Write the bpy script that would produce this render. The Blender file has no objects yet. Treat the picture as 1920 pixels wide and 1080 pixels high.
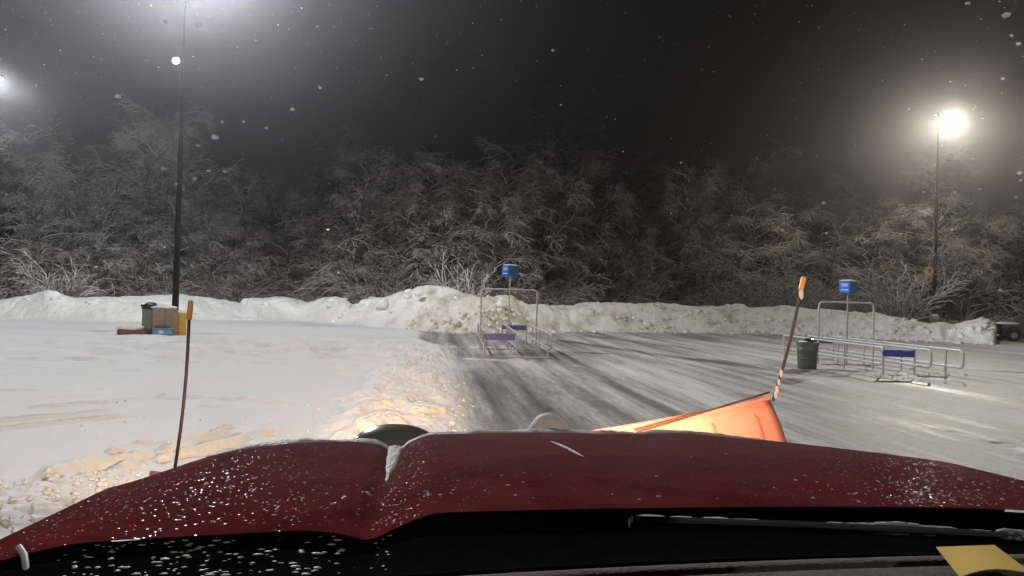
import bpy, bmesh, math, random
import numpy as np
from mathutils import Vector, Matrix

random.seed(7); RNG = np.random.default_rng(11)
SC = bpy.context.scene
COL = SC.collection
R = math.radians

# ------------------------------------------------------------------ camera
F = 1507.0                      # focal length in pixels of the 1920 wide photograph
H = 1.9                         # eye height
YAW, PITCH, ROLL = R(5.8), R(0.57), R(1.6)
_f = np.array([math.sin(YAW)*math.cos(PITCH), math.cos(YAW)*math.cos(PITCH), math.sin(PITCH)])
_r = np.array([math.cos(YAW), -math.sin(YAW), 0.0])
_u = np.cross(_r, _f)
RR = _r*math.cos(ROLL) + _u*math.sin(ROLL)
UU = _u*math.cos(ROLL) - _r*math.sin(ROLL)
CAM = np.array([0, 0, H])

def ray(px, py):
    return _f + RR*(px-960)/F - UU*(py-540)/F
def at(px, py, D):
    return CAM + ray(px, py)*D
def gnd(px, py, z=0.0):
    d = ray(px, py); return CAM + d*((z-H)/d[2])
def gxy(px, py):
    p = gnd(px, py); return (p[0], p[1])

cd = bpy.data.cameras.new('camera'); cam = bpy.data.objects.new('camera', cd); COL.objects.link(cam)
m = Matrix.Identity(4)
for i in range(3):
    m[i][0] = RR[i]; m[i][1] = UU[i]; m[i][2] = -_f[i]; m[i][3] = CAM[i]
cam.matrix_world = m
cd.sensor_width = 36; cd.lens = 36*F/1920; cd.clip_start = 0.05; cd.clip_end = 600
SC.camera = cam

# ------------------------------------------------------------------ noise
def _hash(ix, iy, seed):
    n = (ix.astype(np.int64)*374761393 + iy.astype(np.int64)*668265263 + seed*1442695041) & 0xffffffff
    n = ((n ^ (n >> 13))*1274126177) & 0xffffffff
    return ((n ^ (n >> 16)) & 0xffff)/65535.0
def vnoise(x, y, seed=0):
    x = np.asarray(x, float); y = np.asarray(y, float)
    ix = np.floor(x); iy = np.floor(y); fx = x-ix; fy = y-iy
    fx = fx*fx*fx*(fx*(fx*6-15)+10); fy = fy*fy*fy*(fy*(fy*6-15)+10)
    a = _hash(ix, iy, seed); b = _hash(ix+1, iy, seed); c = _hash(ix, iy+1, seed); d = _hash(ix+1, iy+1, seed)
    return (a*(1-fx)+b*fx)*(1-fy) + (c*(1-fx)+d*fx)*fy
def fbm(x, y, o=4, seed=0):
    s = 0; a = 1; t = 0
    for k in range(o):
        s = s + a*vnoise(x*2**k+k*17.3, y*2**k+k*9.1, seed+k); t += a; a *= .5
    return s/t
def lumps(x, y, seed=0):
    """rounded lumps (cellular), 0..1"""
    x = np.asarray(x, float); y = np.asarray(y, float)
    ix = np.floor(x); iy = np.floor(y); best = np.full(x.shape, 9.0)
    for dx in (-1, 0, 1):
        for dy in (-1, 0, 1):
            cx = ix+dx+_hash(ix+dx, iy+dy, seed); cy = iy+dy+_hash(ix+dx, iy+dy, seed+5)
            best = np.minimum(best, (x-cx)**2+(y-cy)**2)
    return np.sqrt(np.clip(1-best, 0, 1))
def sstep(a, b, x):
    t = np.clip((np.asarray(x, float)-a)/(b-a), 0, 1); return t*t*(3-2*t)
def dseg(x, y, pts):
    """distance to a polyline and position along it 0..1"""
    best = np.full(np.shape(x), 1e9); par = np.zeros(np.shape(x)); n = len(pts)-1
    for i in range(n):
        (ax, ay), (bx, by) = pts[i], pts[i+1]
        L = (bx-ax)**2+(by-ay)**2+1e-9
        t = np.clip(((x-ax)*(bx-ax)+(y-ay)*(by-ay))/L, 0, 1)
        d = np.hypot(x-ax-t*(bx-ax), y-ay-t*(by-ay)); k = d < best
        best = np.where(k, d, best); par = np.where(k, (i+t)/n, par)
    return best, par

# ------------------------------------------------------------------ materials
def mat(name, col, rough=.6, metal=0., coat=0., emit=None, estr=0., spec=.5, noise=0., nscale=8., bump=0., bscale=40., trans=0.):
    ma = bpy.data.materials.new(name); ma.use_nodes = True
    nt = ma.node_tree; b = nt.nodes['Principled BSDF']
    b.inputs['Base Color'].default_value = (*col, 1); b.inputs['Roughness'].default_value = rough
    b.inputs['Metallic'].default_value = metal; b.inputs['Coat Weight'].default_value = coat
    b.inputs['Coat Roughness'].default_value = .12
    b.inputs['Specular IOR Level'].default_value = spec; b.inputs['Transmission Weight'].default_value = trans
    if emit: b.inputs['Emission Color'].default_value = (*emit, 1); b.inputs['Emission Strength'].default_value = estr
    tc = nt.nodes.new('ShaderNodeTexCoord')
    if noise:
        n = nt.nodes.new('ShaderNodeTexNoise'); n.inputs['Scale'].default_value = nscale; n.inputs['Detail'].default_value = 6
        nt.links.new(tc.outputs['Object'], n.inputs['Vector'])
        mp = nt.nodes.new('ShaderNodeMapRange'); mp.inputs[3].default_value = 1-noise; mp.inputs[4].default_value = 1+noise
        mp.inputs[1].default_value = .3; mp.inputs[2].default_value = .7
        nt.links.new(n.outputs['Fac'], mp.inputs[0])
        mx = nt.nodes.new('ShaderNodeVectorMath'); mx.operation = 'SCALE'; mx.inputs[0].default_value = col
        nt.links.new(mp.outputs[0], mx.inputs['Scale']); nt.links.new(mx.outputs[0], b.inputs['Base Color'])
    if bump:
        n = nt.nodes.new('ShaderNodeTexNoise'); n.inputs['Scale'].default_value = bscale; n.inputs['Detail'].default_value = 5
        nt.links.new(tc.outputs['Object'], n.inputs['Vector'])
        bp = nt.nodes.new('ShaderNodeBump'); bp.inputs['Strength'].default_value = bump; bp.inputs['Distance'].default_value = .02
        nt.links.new(n.outputs['Fac'], bp.inputs['Height']); nt.links.new(bp.outputs[0], b.inputs['Normal'])
    return ma

def snowy(name, col, lo=.15, hi=.6, snow=(.80, .80, .80), rough=.8, nscale=6.):
    """a bark, metal or plastic that carries snow where it faces up"""
    ma = mat(name, col, rough); nt = ma.node_tree; b = nt.nodes['Principled BSDF']
    g = nt.nodes.new('ShaderNodeNewGeometry'); sx = nt.nodes.new('ShaderNodeSeparateXYZ'); nt.links.new(g.outputs['Normal'], sx.inputs[0])
    tc = nt.nodes.new('ShaderNodeTexCoord')
    n = nt.nodes.new('ShaderNodeTexNoise'); n.inputs['Scale'].default_value = nscale; nt.links.new(tc.outputs['Object'], n.inputs['Vector'])
    ad = nt.nodes.new('ShaderNodeMath'); ad.operation = 'MULTIPLY_ADD'; ad.inputs[1].default_value = .8; ad.inputs[2].default_value = -.4
    nt.links.new(n.outputs['Fac'], ad.inputs[0])
    a2 = nt.nodes.new('ShaderNodeMath'); nt.links.new(sx.outputs['Z'], a2.inputs[0]); nt.links.new(ad.outputs[0], a2.inputs[1])
    mp = nt.nodes.new('ShaderNodeMapRange'); mp.interpolation_type = 'SMOOTHSTEP'; mp.inputs[1].default_value = lo; mp.inputs[2].default_value = hi
    nt.links.new(a2.outputs[0], mp.inputs[0])
    mx = nt.nodes.new('ShaderNodeMix'); mx.data_type = 'RGBA'; mx.inputs[6].default_value = (*col, 1); mx.inputs[7].default_value = (*snow, 1)
    nt.links.new(mp.outputs[0], mx.inputs[0]); nt.links.new(mx.outputs[2], b.inputs['Base Color'])
    return ma

M = {}
M['snow'] = mat('snow', (.80, .79, .78), .75, noise=.05, nscale=3., bump=.35, bscale=30., spec=.3)
M['snow_dirty'] = mat('dirty_snow', (.68, .66, .58), .8, noise=.2, nscale=1.2, bump=.5, bscale=14., spec=.25)
M['crust'] = mat('snow_crust', (.74, .68, .65), .6, noise=.15, nscale=40, bump=.5, bscale=120)
M['flake'] = mat('flake', (.62, .62, .65), .7)
M['bark'] = snowy('snowy_bark', (.055, .043, .036), .05, .7, (.37, .35, .325))
M['twig'] = snowy('snowy_twig', (.045, .036, .03), .1, .8, (.56, .53, .49))
M['needle'] = snowy('snowy_needles', (.035, .045, .035), .0, .7, (.25, .235, .21))
M['scrub'] = snowy('snowy_scrub', (.075, .062, .05), -.1, .7, (.50, .46, .41))
M['pole'] = mat('pole_paint', (.007, .010, .011), .5, spec=.12, noise=.2, nscale=2.)
M['galv'] = snowy('galvanised_tube', (.36, .35, .34), .45, .8, rough=.45)
M['galv_plain'] = mat('galvanised_steel', (.34, .33, .32), .4, metal=.5, noise=.15)
M['blue'] = mat('blue_plastic', (.03, .042, .27), .4, noise=.15, nscale=12)
M['sign_blue'] = mat('blue_sign', (.03, .13, .55), .35, noise=.12, nscale=9)
M['sign_side'] = mat('blue_sign_side', (.04, .12, .28), .4, noise=.2, nscale=9)
M['sign_white'] = mat('sign_white', (.55, .62, .8), .4)
M['barrel'] = mat('barrel_plastic', (.075, .085, .075), .5, noise=.25, nscale=7)
M['black_bag'] = mat('black_bag', (.012, .012, .02), .3, bump=.6, bscale=25)
M['grey_bin'] = mat('grey_bin', (.17, .19, .17), .55, noise=.2, nscale=5)
M['dark_grey'] = mat('dark_grey', (.085, .09, .09), .6, noise=.2, nscale=6)
M['card'] = mat('cardboard', (.34, .235, .16), .8, noise=.15, nscale=6)
M['card_print'] = mat('cardboard_print', (.24, .15, .14), .8, noise=.2, nscale=9)
M['yellow'] = mat('yellow_board', (.62, .34, .045), .55, noise=.08, nscale=6)
M['sign_yellow'] = mat('sign_yellow', (.85, .50, .05), .5, noise=.08)
M['tote'] = mat('blue_tote', (.10, .34, .62), .45, noise=.12, nscale=14)
M['red_box'] = mat('red_box', (.22, .07, .07), .6, noise=.25, nscale=14)
M['paint'] = mat('red_paint', (.092, .011, .011), .6, coat=0., spec=.0, noise=.2, nscale=10, bump=.06, bscale=180)
M['black_plastic'] = mat('black_plastic', (.0045, .0045, .005), .9, spec=.0, noise=.3, nscale=30, bump=.15, bscale=160)
M['black_gloss'] = mat('black_gloss', (.11, .12, .12), .2, coat=.5, spec=.6)
M['rubber'] = mat('rubber', (.012, .012, .013), .8, spec=.15)
M['dash'] = mat('dash_vinyl', (.115, .10, .09), .9, spec=.03, noise=.15, nscale=30, bump=.35, bscale=240)
M['note'] = mat('note_paper', (.55, .36, .03), .8, noise=.06, nscale=12)
M['rib'] = mat('plow_rib', (.42, .16, .10), .6, noise=.3)
M['blade'] = mat('plow_paint', (.68, .235, .165), .45, noise=.14, nscale=5, bump=.1, bscale=20)
M['blade_dark'] = mat('plow_steel', (.06, .035, .025), .5, noise=.3)
M['marker'] = snowy('marker_rod', (.045, .022, .03), .6, 1.05, (.5, .38, .33), nscale=30)
M['tip'] = mat('marker_tip', (.52, .24, .035), .45)
M['ice'] = mat('ice_bead', (.8, .76, .76), .1, spec=.7)
M['fleck'] = mat('ice_fleck', (.33, .34, .29), .5)
M['strip'] = mat('pale_strip', (.22, .24, .20), .5)
M['car_paint'] = mat('dark_car_paint', (.06, .05, .047), .3, coat=.6)
M['car_glass'] = mat('car_glass', (.01, .012, .013), .08, spec=.8)
M['rim'] = mat('wheel_rim', (.5, .47, .47), .4, metal=.2)
M['concrete'] = mat('concrete', (.4, .38, .34), .85, noise=.15, nscale=5)
M['led'] = mat('lamp_lens', (.8, .8, .8), .4, emit=(.9, .95, 1.0), estr=60)
M['led_warm'] = mat('lamp_lens_warm', (.8, .8, .8), .4, emit=(1, .97, .86), estr=90)
M['globe'] = mat('flood_lens', (.8, .8, .8), .4, emit=(1, .93, .8), estr=5)
M['halogen'] = mat('halogen_lens', (.8, .7, .5), .3, emit=(1, .55, .2), estr=12)

def translucent(ma, amt, col):
    nt = ma.node_tree; b = nt.nodes['Principled BSDF']; out = nt.nodes['Material Output']
    t = nt.nodes.new('ShaderNodeBsdfTranslucent'); t.inputs[0].default_value = (*col, 1)
    mx = nt.nodes.new('ShaderNodeMixShader'); mx.inputs[0].default_value = amt
    nt.links.new(b.outputs[0], mx.inputs[1]); nt.links.new(t.outputs[0], mx.inputs[2]); nt.links.new(mx.outputs[0], out.inputs[0])
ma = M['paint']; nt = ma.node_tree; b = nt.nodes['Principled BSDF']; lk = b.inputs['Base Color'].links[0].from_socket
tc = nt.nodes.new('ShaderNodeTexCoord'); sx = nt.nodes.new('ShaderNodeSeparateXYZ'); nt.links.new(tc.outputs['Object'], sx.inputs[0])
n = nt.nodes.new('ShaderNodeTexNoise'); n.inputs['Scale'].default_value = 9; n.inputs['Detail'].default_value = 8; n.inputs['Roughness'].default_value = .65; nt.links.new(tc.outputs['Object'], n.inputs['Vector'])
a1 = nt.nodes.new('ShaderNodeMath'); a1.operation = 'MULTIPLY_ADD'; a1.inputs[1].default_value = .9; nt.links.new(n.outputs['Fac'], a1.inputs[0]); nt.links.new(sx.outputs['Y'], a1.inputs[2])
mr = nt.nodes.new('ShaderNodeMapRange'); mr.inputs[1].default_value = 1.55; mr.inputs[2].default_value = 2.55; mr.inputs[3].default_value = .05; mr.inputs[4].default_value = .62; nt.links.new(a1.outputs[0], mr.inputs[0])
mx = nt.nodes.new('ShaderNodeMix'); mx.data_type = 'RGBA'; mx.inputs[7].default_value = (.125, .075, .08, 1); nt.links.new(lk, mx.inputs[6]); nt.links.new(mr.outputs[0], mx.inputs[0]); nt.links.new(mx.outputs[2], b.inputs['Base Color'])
# tiny wet spots in the film: they glint where they mirror a lamp
n = nt.nodes.new('ShaderNodeTexVoronoi'); n.inputs['Scale'].default_value = 170; nt.links.new(tc.outputs['Object'], n.inputs['Vector'])
sp = nt.nodes.new('ShaderNodeSeparateColor'); nt.links.new(n.outputs['Color'], sp.inputs[0])
m1 = nt.nodes.new('ShaderNodeMath'); m1.operation = 'GREATER_THAN'; m1.inputs[1].default_value = .88; nt.links.new(sp.outputs[0], m1.inputs[0])
m2 = nt.nodes.new('ShaderNodeMath'); m2.operation = 'LESS_THAN'; m2.inputs[1].default_value = .34; nt.links.new(n.outputs['Distance'], m2.inputs[0])
m3 = nt.nodes.new('ShaderNodeMath'); m3.operation = 'MULTIPLY'; nt.links.new(m1.outputs[0], m3.inputs[0]); nt.links.new(m2.outputs[0], m3.inputs[1])
m4 = nt.nodes.new('ShaderNodeMath'); m4.operation = 'MULTIPLY'; m4.inputs[1].default_value = 1.; nt.links.new(m3.outputs[0], m4.inputs[0])
nt.links.new(m4.outputs[0], b.inputs['Coat Weight']); b.inputs['Coat Roughness'].default_value = .2
nb = nt.nodes.new('ShaderNodeBump'); nb.inputs['Strength'].default_value = .5; nb.inputs['Distance'].default_value = .0010; nb.invert = True
nt.links.new(n.outputs['Distance'], nb.inputs['Height']); nt.links.new(nb.outputs[0], b.inputs['Coat Normal'])
translucent(M['flake'], .5, (.6, .6, .64)); translucent(M['ice'], .5, (.85, .8, .8)); translucent(M['crust'], .45, (.7, .66, .64))
# ------------------------------------------------------------------ mesh helpers
def tag(o, label=None, cat=None, group=None, kind=None):
    if label: o['label'] = label
    if cat: o['category'] = cat
    if group: o['group'] = group
    if kind: o['kind'] = kind
    return o
def thing(name, label, cat, loc=(0, 0, 0), rz=0., group=None):
    o = bpy.data.objects.new(name, None); COL.objects.link(o); o.empty_display_size = .2
    o.location = loc; o.rotation_euler = (0, 0, rz); return tag(o, label, cat, group)
def link(name, me, ma, parent=None):
    o = bpy.data.objects.new(name, me); COL.objects.link(o)
    if ma is not None and len(me.materials) == 0:
        for x in (ma if isinstance(ma, (list, tuple)) else [ma]): me.materials.append(x)
    if parent is not None: o.parent = parent
    return o
def raw(name, v, faces, ma, parent=None, smooth=True):
    """v (n,3) array, faces (m,k) array"""
    me = bpy.data.meshes.new(name); v = np.asarray(v, np.float32); fa = np.asarray(faces, np.int32)
    me.vertices.add(len(v)); me.vertices.foreach_set('co', v.ravel())
    k = fa.shape[1]; me.loops.add(fa.size); me.loops.foreach_set('vertex_index', fa.ravel())
    me.polygons.add(len(fa)); me.polygons.foreach_set('loop_start', np.arange(0, fa.size, k, dtype=np.int32))
    if smooth: me.polygons.foreach_set('use_smooth', np.ones(len(fa), bool))
    me.update(calc_edges=True); me.validate()
    return link(name, me, ma, parent)
def gridfaces(nu, nv, wrap=False):
    i = np.arange(nu-1)[:, None]; j = np.arange(nv if wrap else nv-1)[None, :]; j2 = (j+1) % nv
    return np.stack([i*nv+j+0*i, (i+1)*nv+j, (i+1)*nv+j2+0*i, i*nv+j2+0*i], -1).reshape(-1, 4)

class MB:
    """collects shapes into ONE mesh"""
    def __init__(s): s.bm = bmesh.new()
    def box(s, c, d, rot=None, bev=0.):
        b = bmesh.new(); bmesh.ops.create_cube(b, size=1)
        for v in b.verts: v.co = Vector((v.co.x*d[0], v.co.y*d[1], v.co.z*d[2]))
        if bev: bmesh.ops.bevel(b, geom=b.edges[:], offset=bev, segments=2, affect='EDGES')
        mt = Matrix.Translation(c) @ (rot.to_4x4() if rot is not None else Matrix.Identity(4))
        b.transform(mt); s._add(b); return s
    def _add(s, b):
        me = bpy.data.meshes.new('tmp'); b.to_mesh(me); b.free(); s.bm.from_mesh(me); bpy.data.meshes.remove(me)
    def tube(s, pts, r, n=10, cap=True):
        pts = [Vector(p) for p in pts]; rs = r if isinstance(r, (list, tuple)) else [r]*len(pts)
        b = bmesh.new(); rings = []; ref = None
        for i, p in enumerate(pts):
            t = (pts[min(i+1, len(pts)-1)]-pts[max(i-1, 0)]).normalized()
            if ref is None: ref = t.orthogonal().normalized()
            ref = (ref - t*ref.dot(t)).normalized(); bi = t.cross(ref)
            rings.append([b.verts.new(p+(ref*math.cos(2*math.pi*k/n)+bi*math.sin(2*math.pi*k/n))*rs[i]) for k in range(n)])
        for a, c in zip(rings, rings[1:]):
            for k in range(n): b.faces.new((a[k], a[(k+1) % n], c[(k+1) % n], c[k]))
        if cap: b.faces.new(rings[0][::-1]); b.faces.new(rings[-1])
        s._add(b); return s
    def lathe(s, prof, c=(0, 0, 0), n=24, cap=True):
        b = bmesh.new(); rings = [[b.verts.new((c[0]+r*math.cos(2*math.pi*k/n), c[1]+r*math.sin(2*math.pi*k/n), c[2]+z)) for k in range(n)] for r, z in prof]
        for a, d in zip(rings, rings[1:]):
            for k in range(n): b.faces.new((a[k], a[(k+1) % n], d[(k+1) % n], d[k]))
        if cap: b.faces.new(rings[0][::-1]); b.faces.new(rings[-1])
        s._add(b); return s
    def prism(s, pts, vec):
        b = bmesh.new(); a = [b.verts.new(p) for p in pts]; vec = Vector(vec)
        c = [b.verts.new(Vector(p)+vec) for p in pts]; n = len(pts)
        b.faces.new(a[::-1]); b.faces.new(c)
        for k in range(n): b.faces.new((a[k], a[(k+1) % n], c[(k+1) % n], c[k]))
        bmesh.ops.recalc_face_normals(b, faces=b.faces); s._add(b); return s
    def blob(s, c, d, seed=0, amp=.15, sub=3, freq=2.):
        b = bmesh.new(); bmesh.ops.create_icosphere(b, subdivisions=sub, radius=1)
        for v in b.verts:
            n = float(fbm(np.array(v.co.x*freq+seed*3.1+v.co.z), np.array(v.co.y*freq+seed*1.7-v.co.z*.7), 3, seed))-.5
            v.co = Vector((v.co.x*d[0], v.co.y*d[1], v.co.z*d[2]))*(1+amp*2*n)+Vector(c)
        s._add(b); return s
    def build(s, name, ma, parent=None, smooth=True):
        me = bpy.data.meshes.new(name); s.bm.to_mesh(me); s.bm.free()
        if smooth:
            for p in me.polygons: p.use_smooth = True
            me.set_sharp_from_angle(angle=R(38))
        return link(name, me, ma, parent)
def copy_tree(o, parent=None):
    c = o.copy(); COL.objects.link(c)
    if parent is not None: c.parent = parent
    for ch in o.children: copy_tree(ch, c)
    return c
def fillet(pts, rad, n=6):
    """polyline with rounded corners"""
    out = [Vector(pts[0])]
    for a, b, c in zip(pts, pts[1:], pts[2:]):
        a, b, c = Vector(a), Vector(b), Vector(c); p = b+(a-b).normalized()*rad; q = b+(c-b).normalized()*rad
        for k in range(n+1):
            t = k/n; out.append(p*(1-t)**2 + b*2*t*(1-t) + q*t*t)
    out.append(Vector(pts[-1])); return out

# ------------------------------------------------------------------ snow bank line (pixels of base and crest -> places)
BASE = [(-300, 604), (0, 602), (200, 606), (420, 603), (560, 604), (680, 613), (760, 620), (900, 626), (1050, 622), (1200, 623), (1450, 627), (1600, 634), (1700, 639), (1800, 643), (1866, 646), (1876, 622), (2000, 620), (2250, 626)]
CREST = [(-300, 560), (-60, 566), (0, 565), (55, 556), (90, 547), (120, 555), (140, 561), (190, 560), (250, 557), (300, 556), (340, 554), (385, 560), (430, 566), (452, 572), (468, 560), (495, 562), (515, 559), (545, 560), (575, 569), (600, 562), (625, 558), (645, 562), (660, 574), (680, 568), (690, 560), (720, 559), (745, 549), (768, 545), (782, 538), (800, 535), (835, 539), (855, 545), (880, 556), (900, 564), (935, 556), (958, 560), (972, 572), (1000, 578), (1025, 577), (1040, 577), (1075, 575), (1105, 570), (1150, 571), (1200, 573), (1250, 573), (1300, 579), (1345, 579), (1385, 573), (1400, 581), (1440, 582), (1470, 577), (1500, 580), (1530, 584), (1600, 588), (1640, 592), (1700, 604), (1740, 611), (1765, 608), (1790, 612), (1820, 604), (1840, 600), (1860, 609), (1876, 616), (2000, 614), (2250, 620)]
def lerp_tab(tab, x):
    return np.interp(x, [a for a, b in tab], [b for a, b in tab])
def bank_base(px):
    return gnd(px, float(lerp_tab(BASE, px)))

# ------------------------------------------------------------------ ground: one sheet
def build_ground():
    rad = np.concatenate([[.05, .5, 1.0], np.geomspace(1.5, 3.4, 40), np.geomspace(3.42, 14, 400), np.geomspace(14.06, 118, 330)])
    fine = np.arange(R(-41), R(41), R(.16)); a0 = fine[-1]
    rest = np.linspace(a0, a0+2*math.pi-(fine[-1]-fine[0]), 40)[1:-1]
    ang = np.concatenate([fine, rest]) + YAW          # clockwise from +Y
    Rg, Ag = np.meshgrid(rad, ang, indexing='ij')
    X = Rg*np.sin(Ag); Y = Rg*np.cos(Ag)
    snow = np.zeros_like(X); Z = np.zeros_like(X)
    edge = .60 + .10*(fbm(X*0+3, Y*.7, 3, 4)-.5)
    edge = edge + sstep(26, 34, Y)*-1.2
    plow = sstep(-.22, .30, X-edge+.25*(fbm(X*3.1, Y*1.7, 4, 6)-.5))                       # 1 = scraped lot
    wind = sstep(-1.45, -.95, X+.9*(fbm(X*1.2, Y*.6, 4, 8)-.5))*(1-plow)*sstep(5, 7, Y)*(1-sstep(30, 36, Y))
    near = 1-sstep(20, 45, Rg)
    # undisturbed field
    field = .07 + .05*(fbm(X*.25, Y*.25, 3, 1)-.5) + .025*near*(fbm(X*1.6, Y*.9, 4, 2)-.5) + .008*near*(fbm(X*7, Y*5, 3, 3)-.5)
    # drifts and churned snow around the bins and far left
    c = np.array(gxy(540, 655)); dr = np.exp(-(((X-c[0])/6.5)**2 + ((Y-c[1])/4.5)**2))
    ang_w = X*.5+Y*1.1+2.2*fbm(X*.4, Y*.4, 3, 21)
    field = field + dr*(.55*(fbm(X*1.1+Y*.3, Y*.9, 4, 12)-.45) + .13*np.sin(ang_w*2.6)*(.4+fbm(X*.8, Y*.8, 2, 13)) + .12*(lumps(X*1.3, Y*1.1, 14)-.5))
    # shallow cross tracks
    for pts, w, dep in [([(0, 676), (330, 686), (640, 690)], .16, .05), ([(0, 698), (250, 700)], .12, .03), ([(330, 679), (640, 676)], .14, .05),
                        ([(0, 740), (170, 738)], .10, .03), ([(560, 700), (690, 712)], .12, .05), ([(120, 752), (260, 748), (420, 742)], .06, .02),
                        ([(330, 752), (450, 757)], .1, .04), ([(400, 770), (520, 760)], .08, .04), ([(600, 760), (700, 752)], .08, .04)]:
        P = [gxy(*q) for q in pts]; d, t = dseg(X, Y, P)
        k = fbm(X*2.2, Y*2.2, 3, 31)
        field = field - 1.7*dep*np.exp(-(d/w)**2)*sstep(.3, .6, k) + 1.1*dep*np.exp(-((d-w*1.7)/w)**2)*sstep(.4, .7, k)
    # two wheel lines
    for pts in ([(-60, 806), (120, 788), (215, 776)], [(-60, 822), (130, 799), (260, 786)], [(40, 775), (240, 758), (400, 750)]):
        P = [gxy(*q) for q in pts]; d, t = dseg(X, Y, P); on = sstep(0, .08, t)*sstep(1, .85, t)
        field = field + on*(-.05*np.exp(-(d/.05)**2) + .035*np.exp(-((d-.11)/.05)**2)*(.5+fbm(X*4, Y*4, 3, 44)))
    # broken ridges beside the truck
    for pts, w, h in [([(70, 915), (170, 885), (270, 868), (345, 848)], .12, .075), ([(195, 906), (300, 876), (400, 856), (470, 838), (530, 815)], .13, .08),
                      ([(330, 845), (450, 812), (490, 800)], .09, .06), ([(400, 820), (500, 800)], .06, .07), ([(200, 862), (240, 856)], .05, .05), ([(255, 845), (300, 836)], .05, .04)]:
        P = [gxy(*q) for q in pts]; d, t = dseg(X, Y, P); lum = lumps(X*5, Y*5, 51)
        on = sstep(-.02, .1, t)*sstep(1.02, .85, t)*sstep(.36, .60, fbm(X*2.6, Y*2.6, 4, 61))
        field = field + on*h*np.exp(-(d/w)**2)*(.15+.45*lum+.45*lumps(X*11, Y*11, 63)+.35*lumps(X*21, Y*21, 64)*fbm(X*3, Y*3, 2, 65)+.3*fbm(X*9, Y*9, 3, 62)) - on*.04*np.exp(-((d-w*1.9)/w)**2)
    # churned patch low beside the fender
    P = [gxy(-120, 1010), gxy(90, 955), gxy(200, 925)]; d, t = dseg(X, Y, P); ch = sstep(.75, .35, d+.3*fbm(X*2, Y*2, 3, 71))
    field = field + ch*(.06*lumps(X*7, Y*7, 72)+.03*lumps(X*15, Y*15, 73)+.02*fbm(X*20, Y*20, 3, 74))
    # windrow left by an earlier pass
    lw = .05*lumps(X*2.6, Y*2.6, 81) + .12*lumps(X*5.5, Y*5.5, 82) + .09*lumps(X*10, Y*10, 83) + .05*lumps(X*19, Y*19, 85)
    ridge = .015 + .55*lw*(.35+1.1*fbm(X*1.3, Y*.6, 3, 84))
    left = field*(1-wind) + ridge*wind
    # scraped lot
    streak = fbm(X*1.1, Y*.07, 4, 91)
    right = .004 + .012*(fbm(X*3, Y*.3, 3, 92)) + .006*near*fbm(X*14, Y*5, 2, 95)
    cover = .45 + 1.1*(streak-.5) + .5*(fbm(X*.33, Y*.12, 3, 93)-.5)
    cover = cover + .55*np.exp(-np.clip(X-edge, 0, 9)/.35)
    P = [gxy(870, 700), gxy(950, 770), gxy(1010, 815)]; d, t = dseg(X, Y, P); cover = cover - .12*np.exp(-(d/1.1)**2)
    P = [gxy(1180, 690), gxy(1260, 720), gxy(1380, 770)]; d, t = dseg(X, Y, P); cover = cover + .34*np.exp(-(d/1.3)**2)
    P = [gxy(1110, 668), gxy(1150, 700)]; d, t = dseg(X, Y, P); cover = cover + .22*np.exp(-(d/1.4)**2)
    P = [gxy(1700, 690), gxy(1900, 730)]; d, t = dseg(X, Y, P); cover = cover + .18*np.exp(-(d/1.6)**2)
    for pts, w, k in [([(1045, 660), (1190, 740), (1290, 790)], .16, -.40), ([(1060, 640), (1250, 668), (1500, 702)], .38, -.46), ([(1085, 690), (1300, 800)], .14, -.25), ([(1100, 630), (1300, 655), (1480, 690), (1700, 720)], .5, -.22),
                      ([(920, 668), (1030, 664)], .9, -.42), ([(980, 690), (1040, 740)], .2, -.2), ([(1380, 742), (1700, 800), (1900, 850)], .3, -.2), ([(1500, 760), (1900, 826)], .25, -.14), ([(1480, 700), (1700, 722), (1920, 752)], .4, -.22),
                      ([(1330, 676), (1480, 694), (1700, 718)], .6, -.42), ([(885, 690), (905, 760), (960, 800)], .5, -.06)]:  # wet streaks; first band here also paints the barrel corral's shadow as darker cover
        P = [gxy(*q) for q in pts]; d, t = dseg(X, Y, P); cover = cover + k*np.exp(-(d/w)**2)*(.5+fbm(X*1.3, Y*.3, 3, 97))
    # a thin line of slush at the lower right and along the corral feet
    for pts, w, h in [([(1770, 808), (1860, 830), (1990, 872)], .13, .025), ([(870, 674), (1030, 684)], .14, .03), ([(830, 652), (960, 654)], .2, .05), ([(1640, 705), (1780, 716)], .16, .05), ([(1420, 688), (1500, 694)], .12, .03)]:
        P = [gxy(*q) for q in pts]; d, t = dseg(X, Y, P); lu = lumps(X*5, Y*5, 99); on = np.exp(-(d/w)**2)*sstep(.36, .6, fbm(X*2.5, Y*2.5, 3, 101))
        right = right + h*on*(.4+lu); cover = cover + on*.8
    Z = left*(1-plow) + right*plow
    rut = dr*sstep(.50, .40, fbm(X*1.1+Y*.3, Y*.9, 4, 12))*sstep(.3, .6, fbm(X*2.3, Y*1.5, 3, 15))
    P = [gxy(-100, 594), gxy(200, 600), gxy(420, 606), gxy(650, 612)]; d, t = dseg(X, Y, P); rut = rut + .8*np.exp(-(d/2.2)**2)*sstep(.35, .65, fbm(X*.5, Y*1.2, 3, 16))
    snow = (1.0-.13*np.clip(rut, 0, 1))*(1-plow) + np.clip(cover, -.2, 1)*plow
    # rolled up lip towards the bank and rough ground beyond it
    global GR
    GR = (rad, ang, Z, len(fine))
    v = np.stack([X, Y, Z], -1).reshape(-1, 3)
    nv = len(ang); faces = gridfaces(len(rad), nv, wrap=True)
    o = raw('ground', v, faces, None); tag(o, 'snow covered parking lot, scraped to grey streaks on one half', kind='structure')
    me = o.data; at_ = me.attributes.new('cover', 'FLOAT', 'POINT'); at_.data.foreach_set('value', snow.ravel().astype(np.float32))
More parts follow.
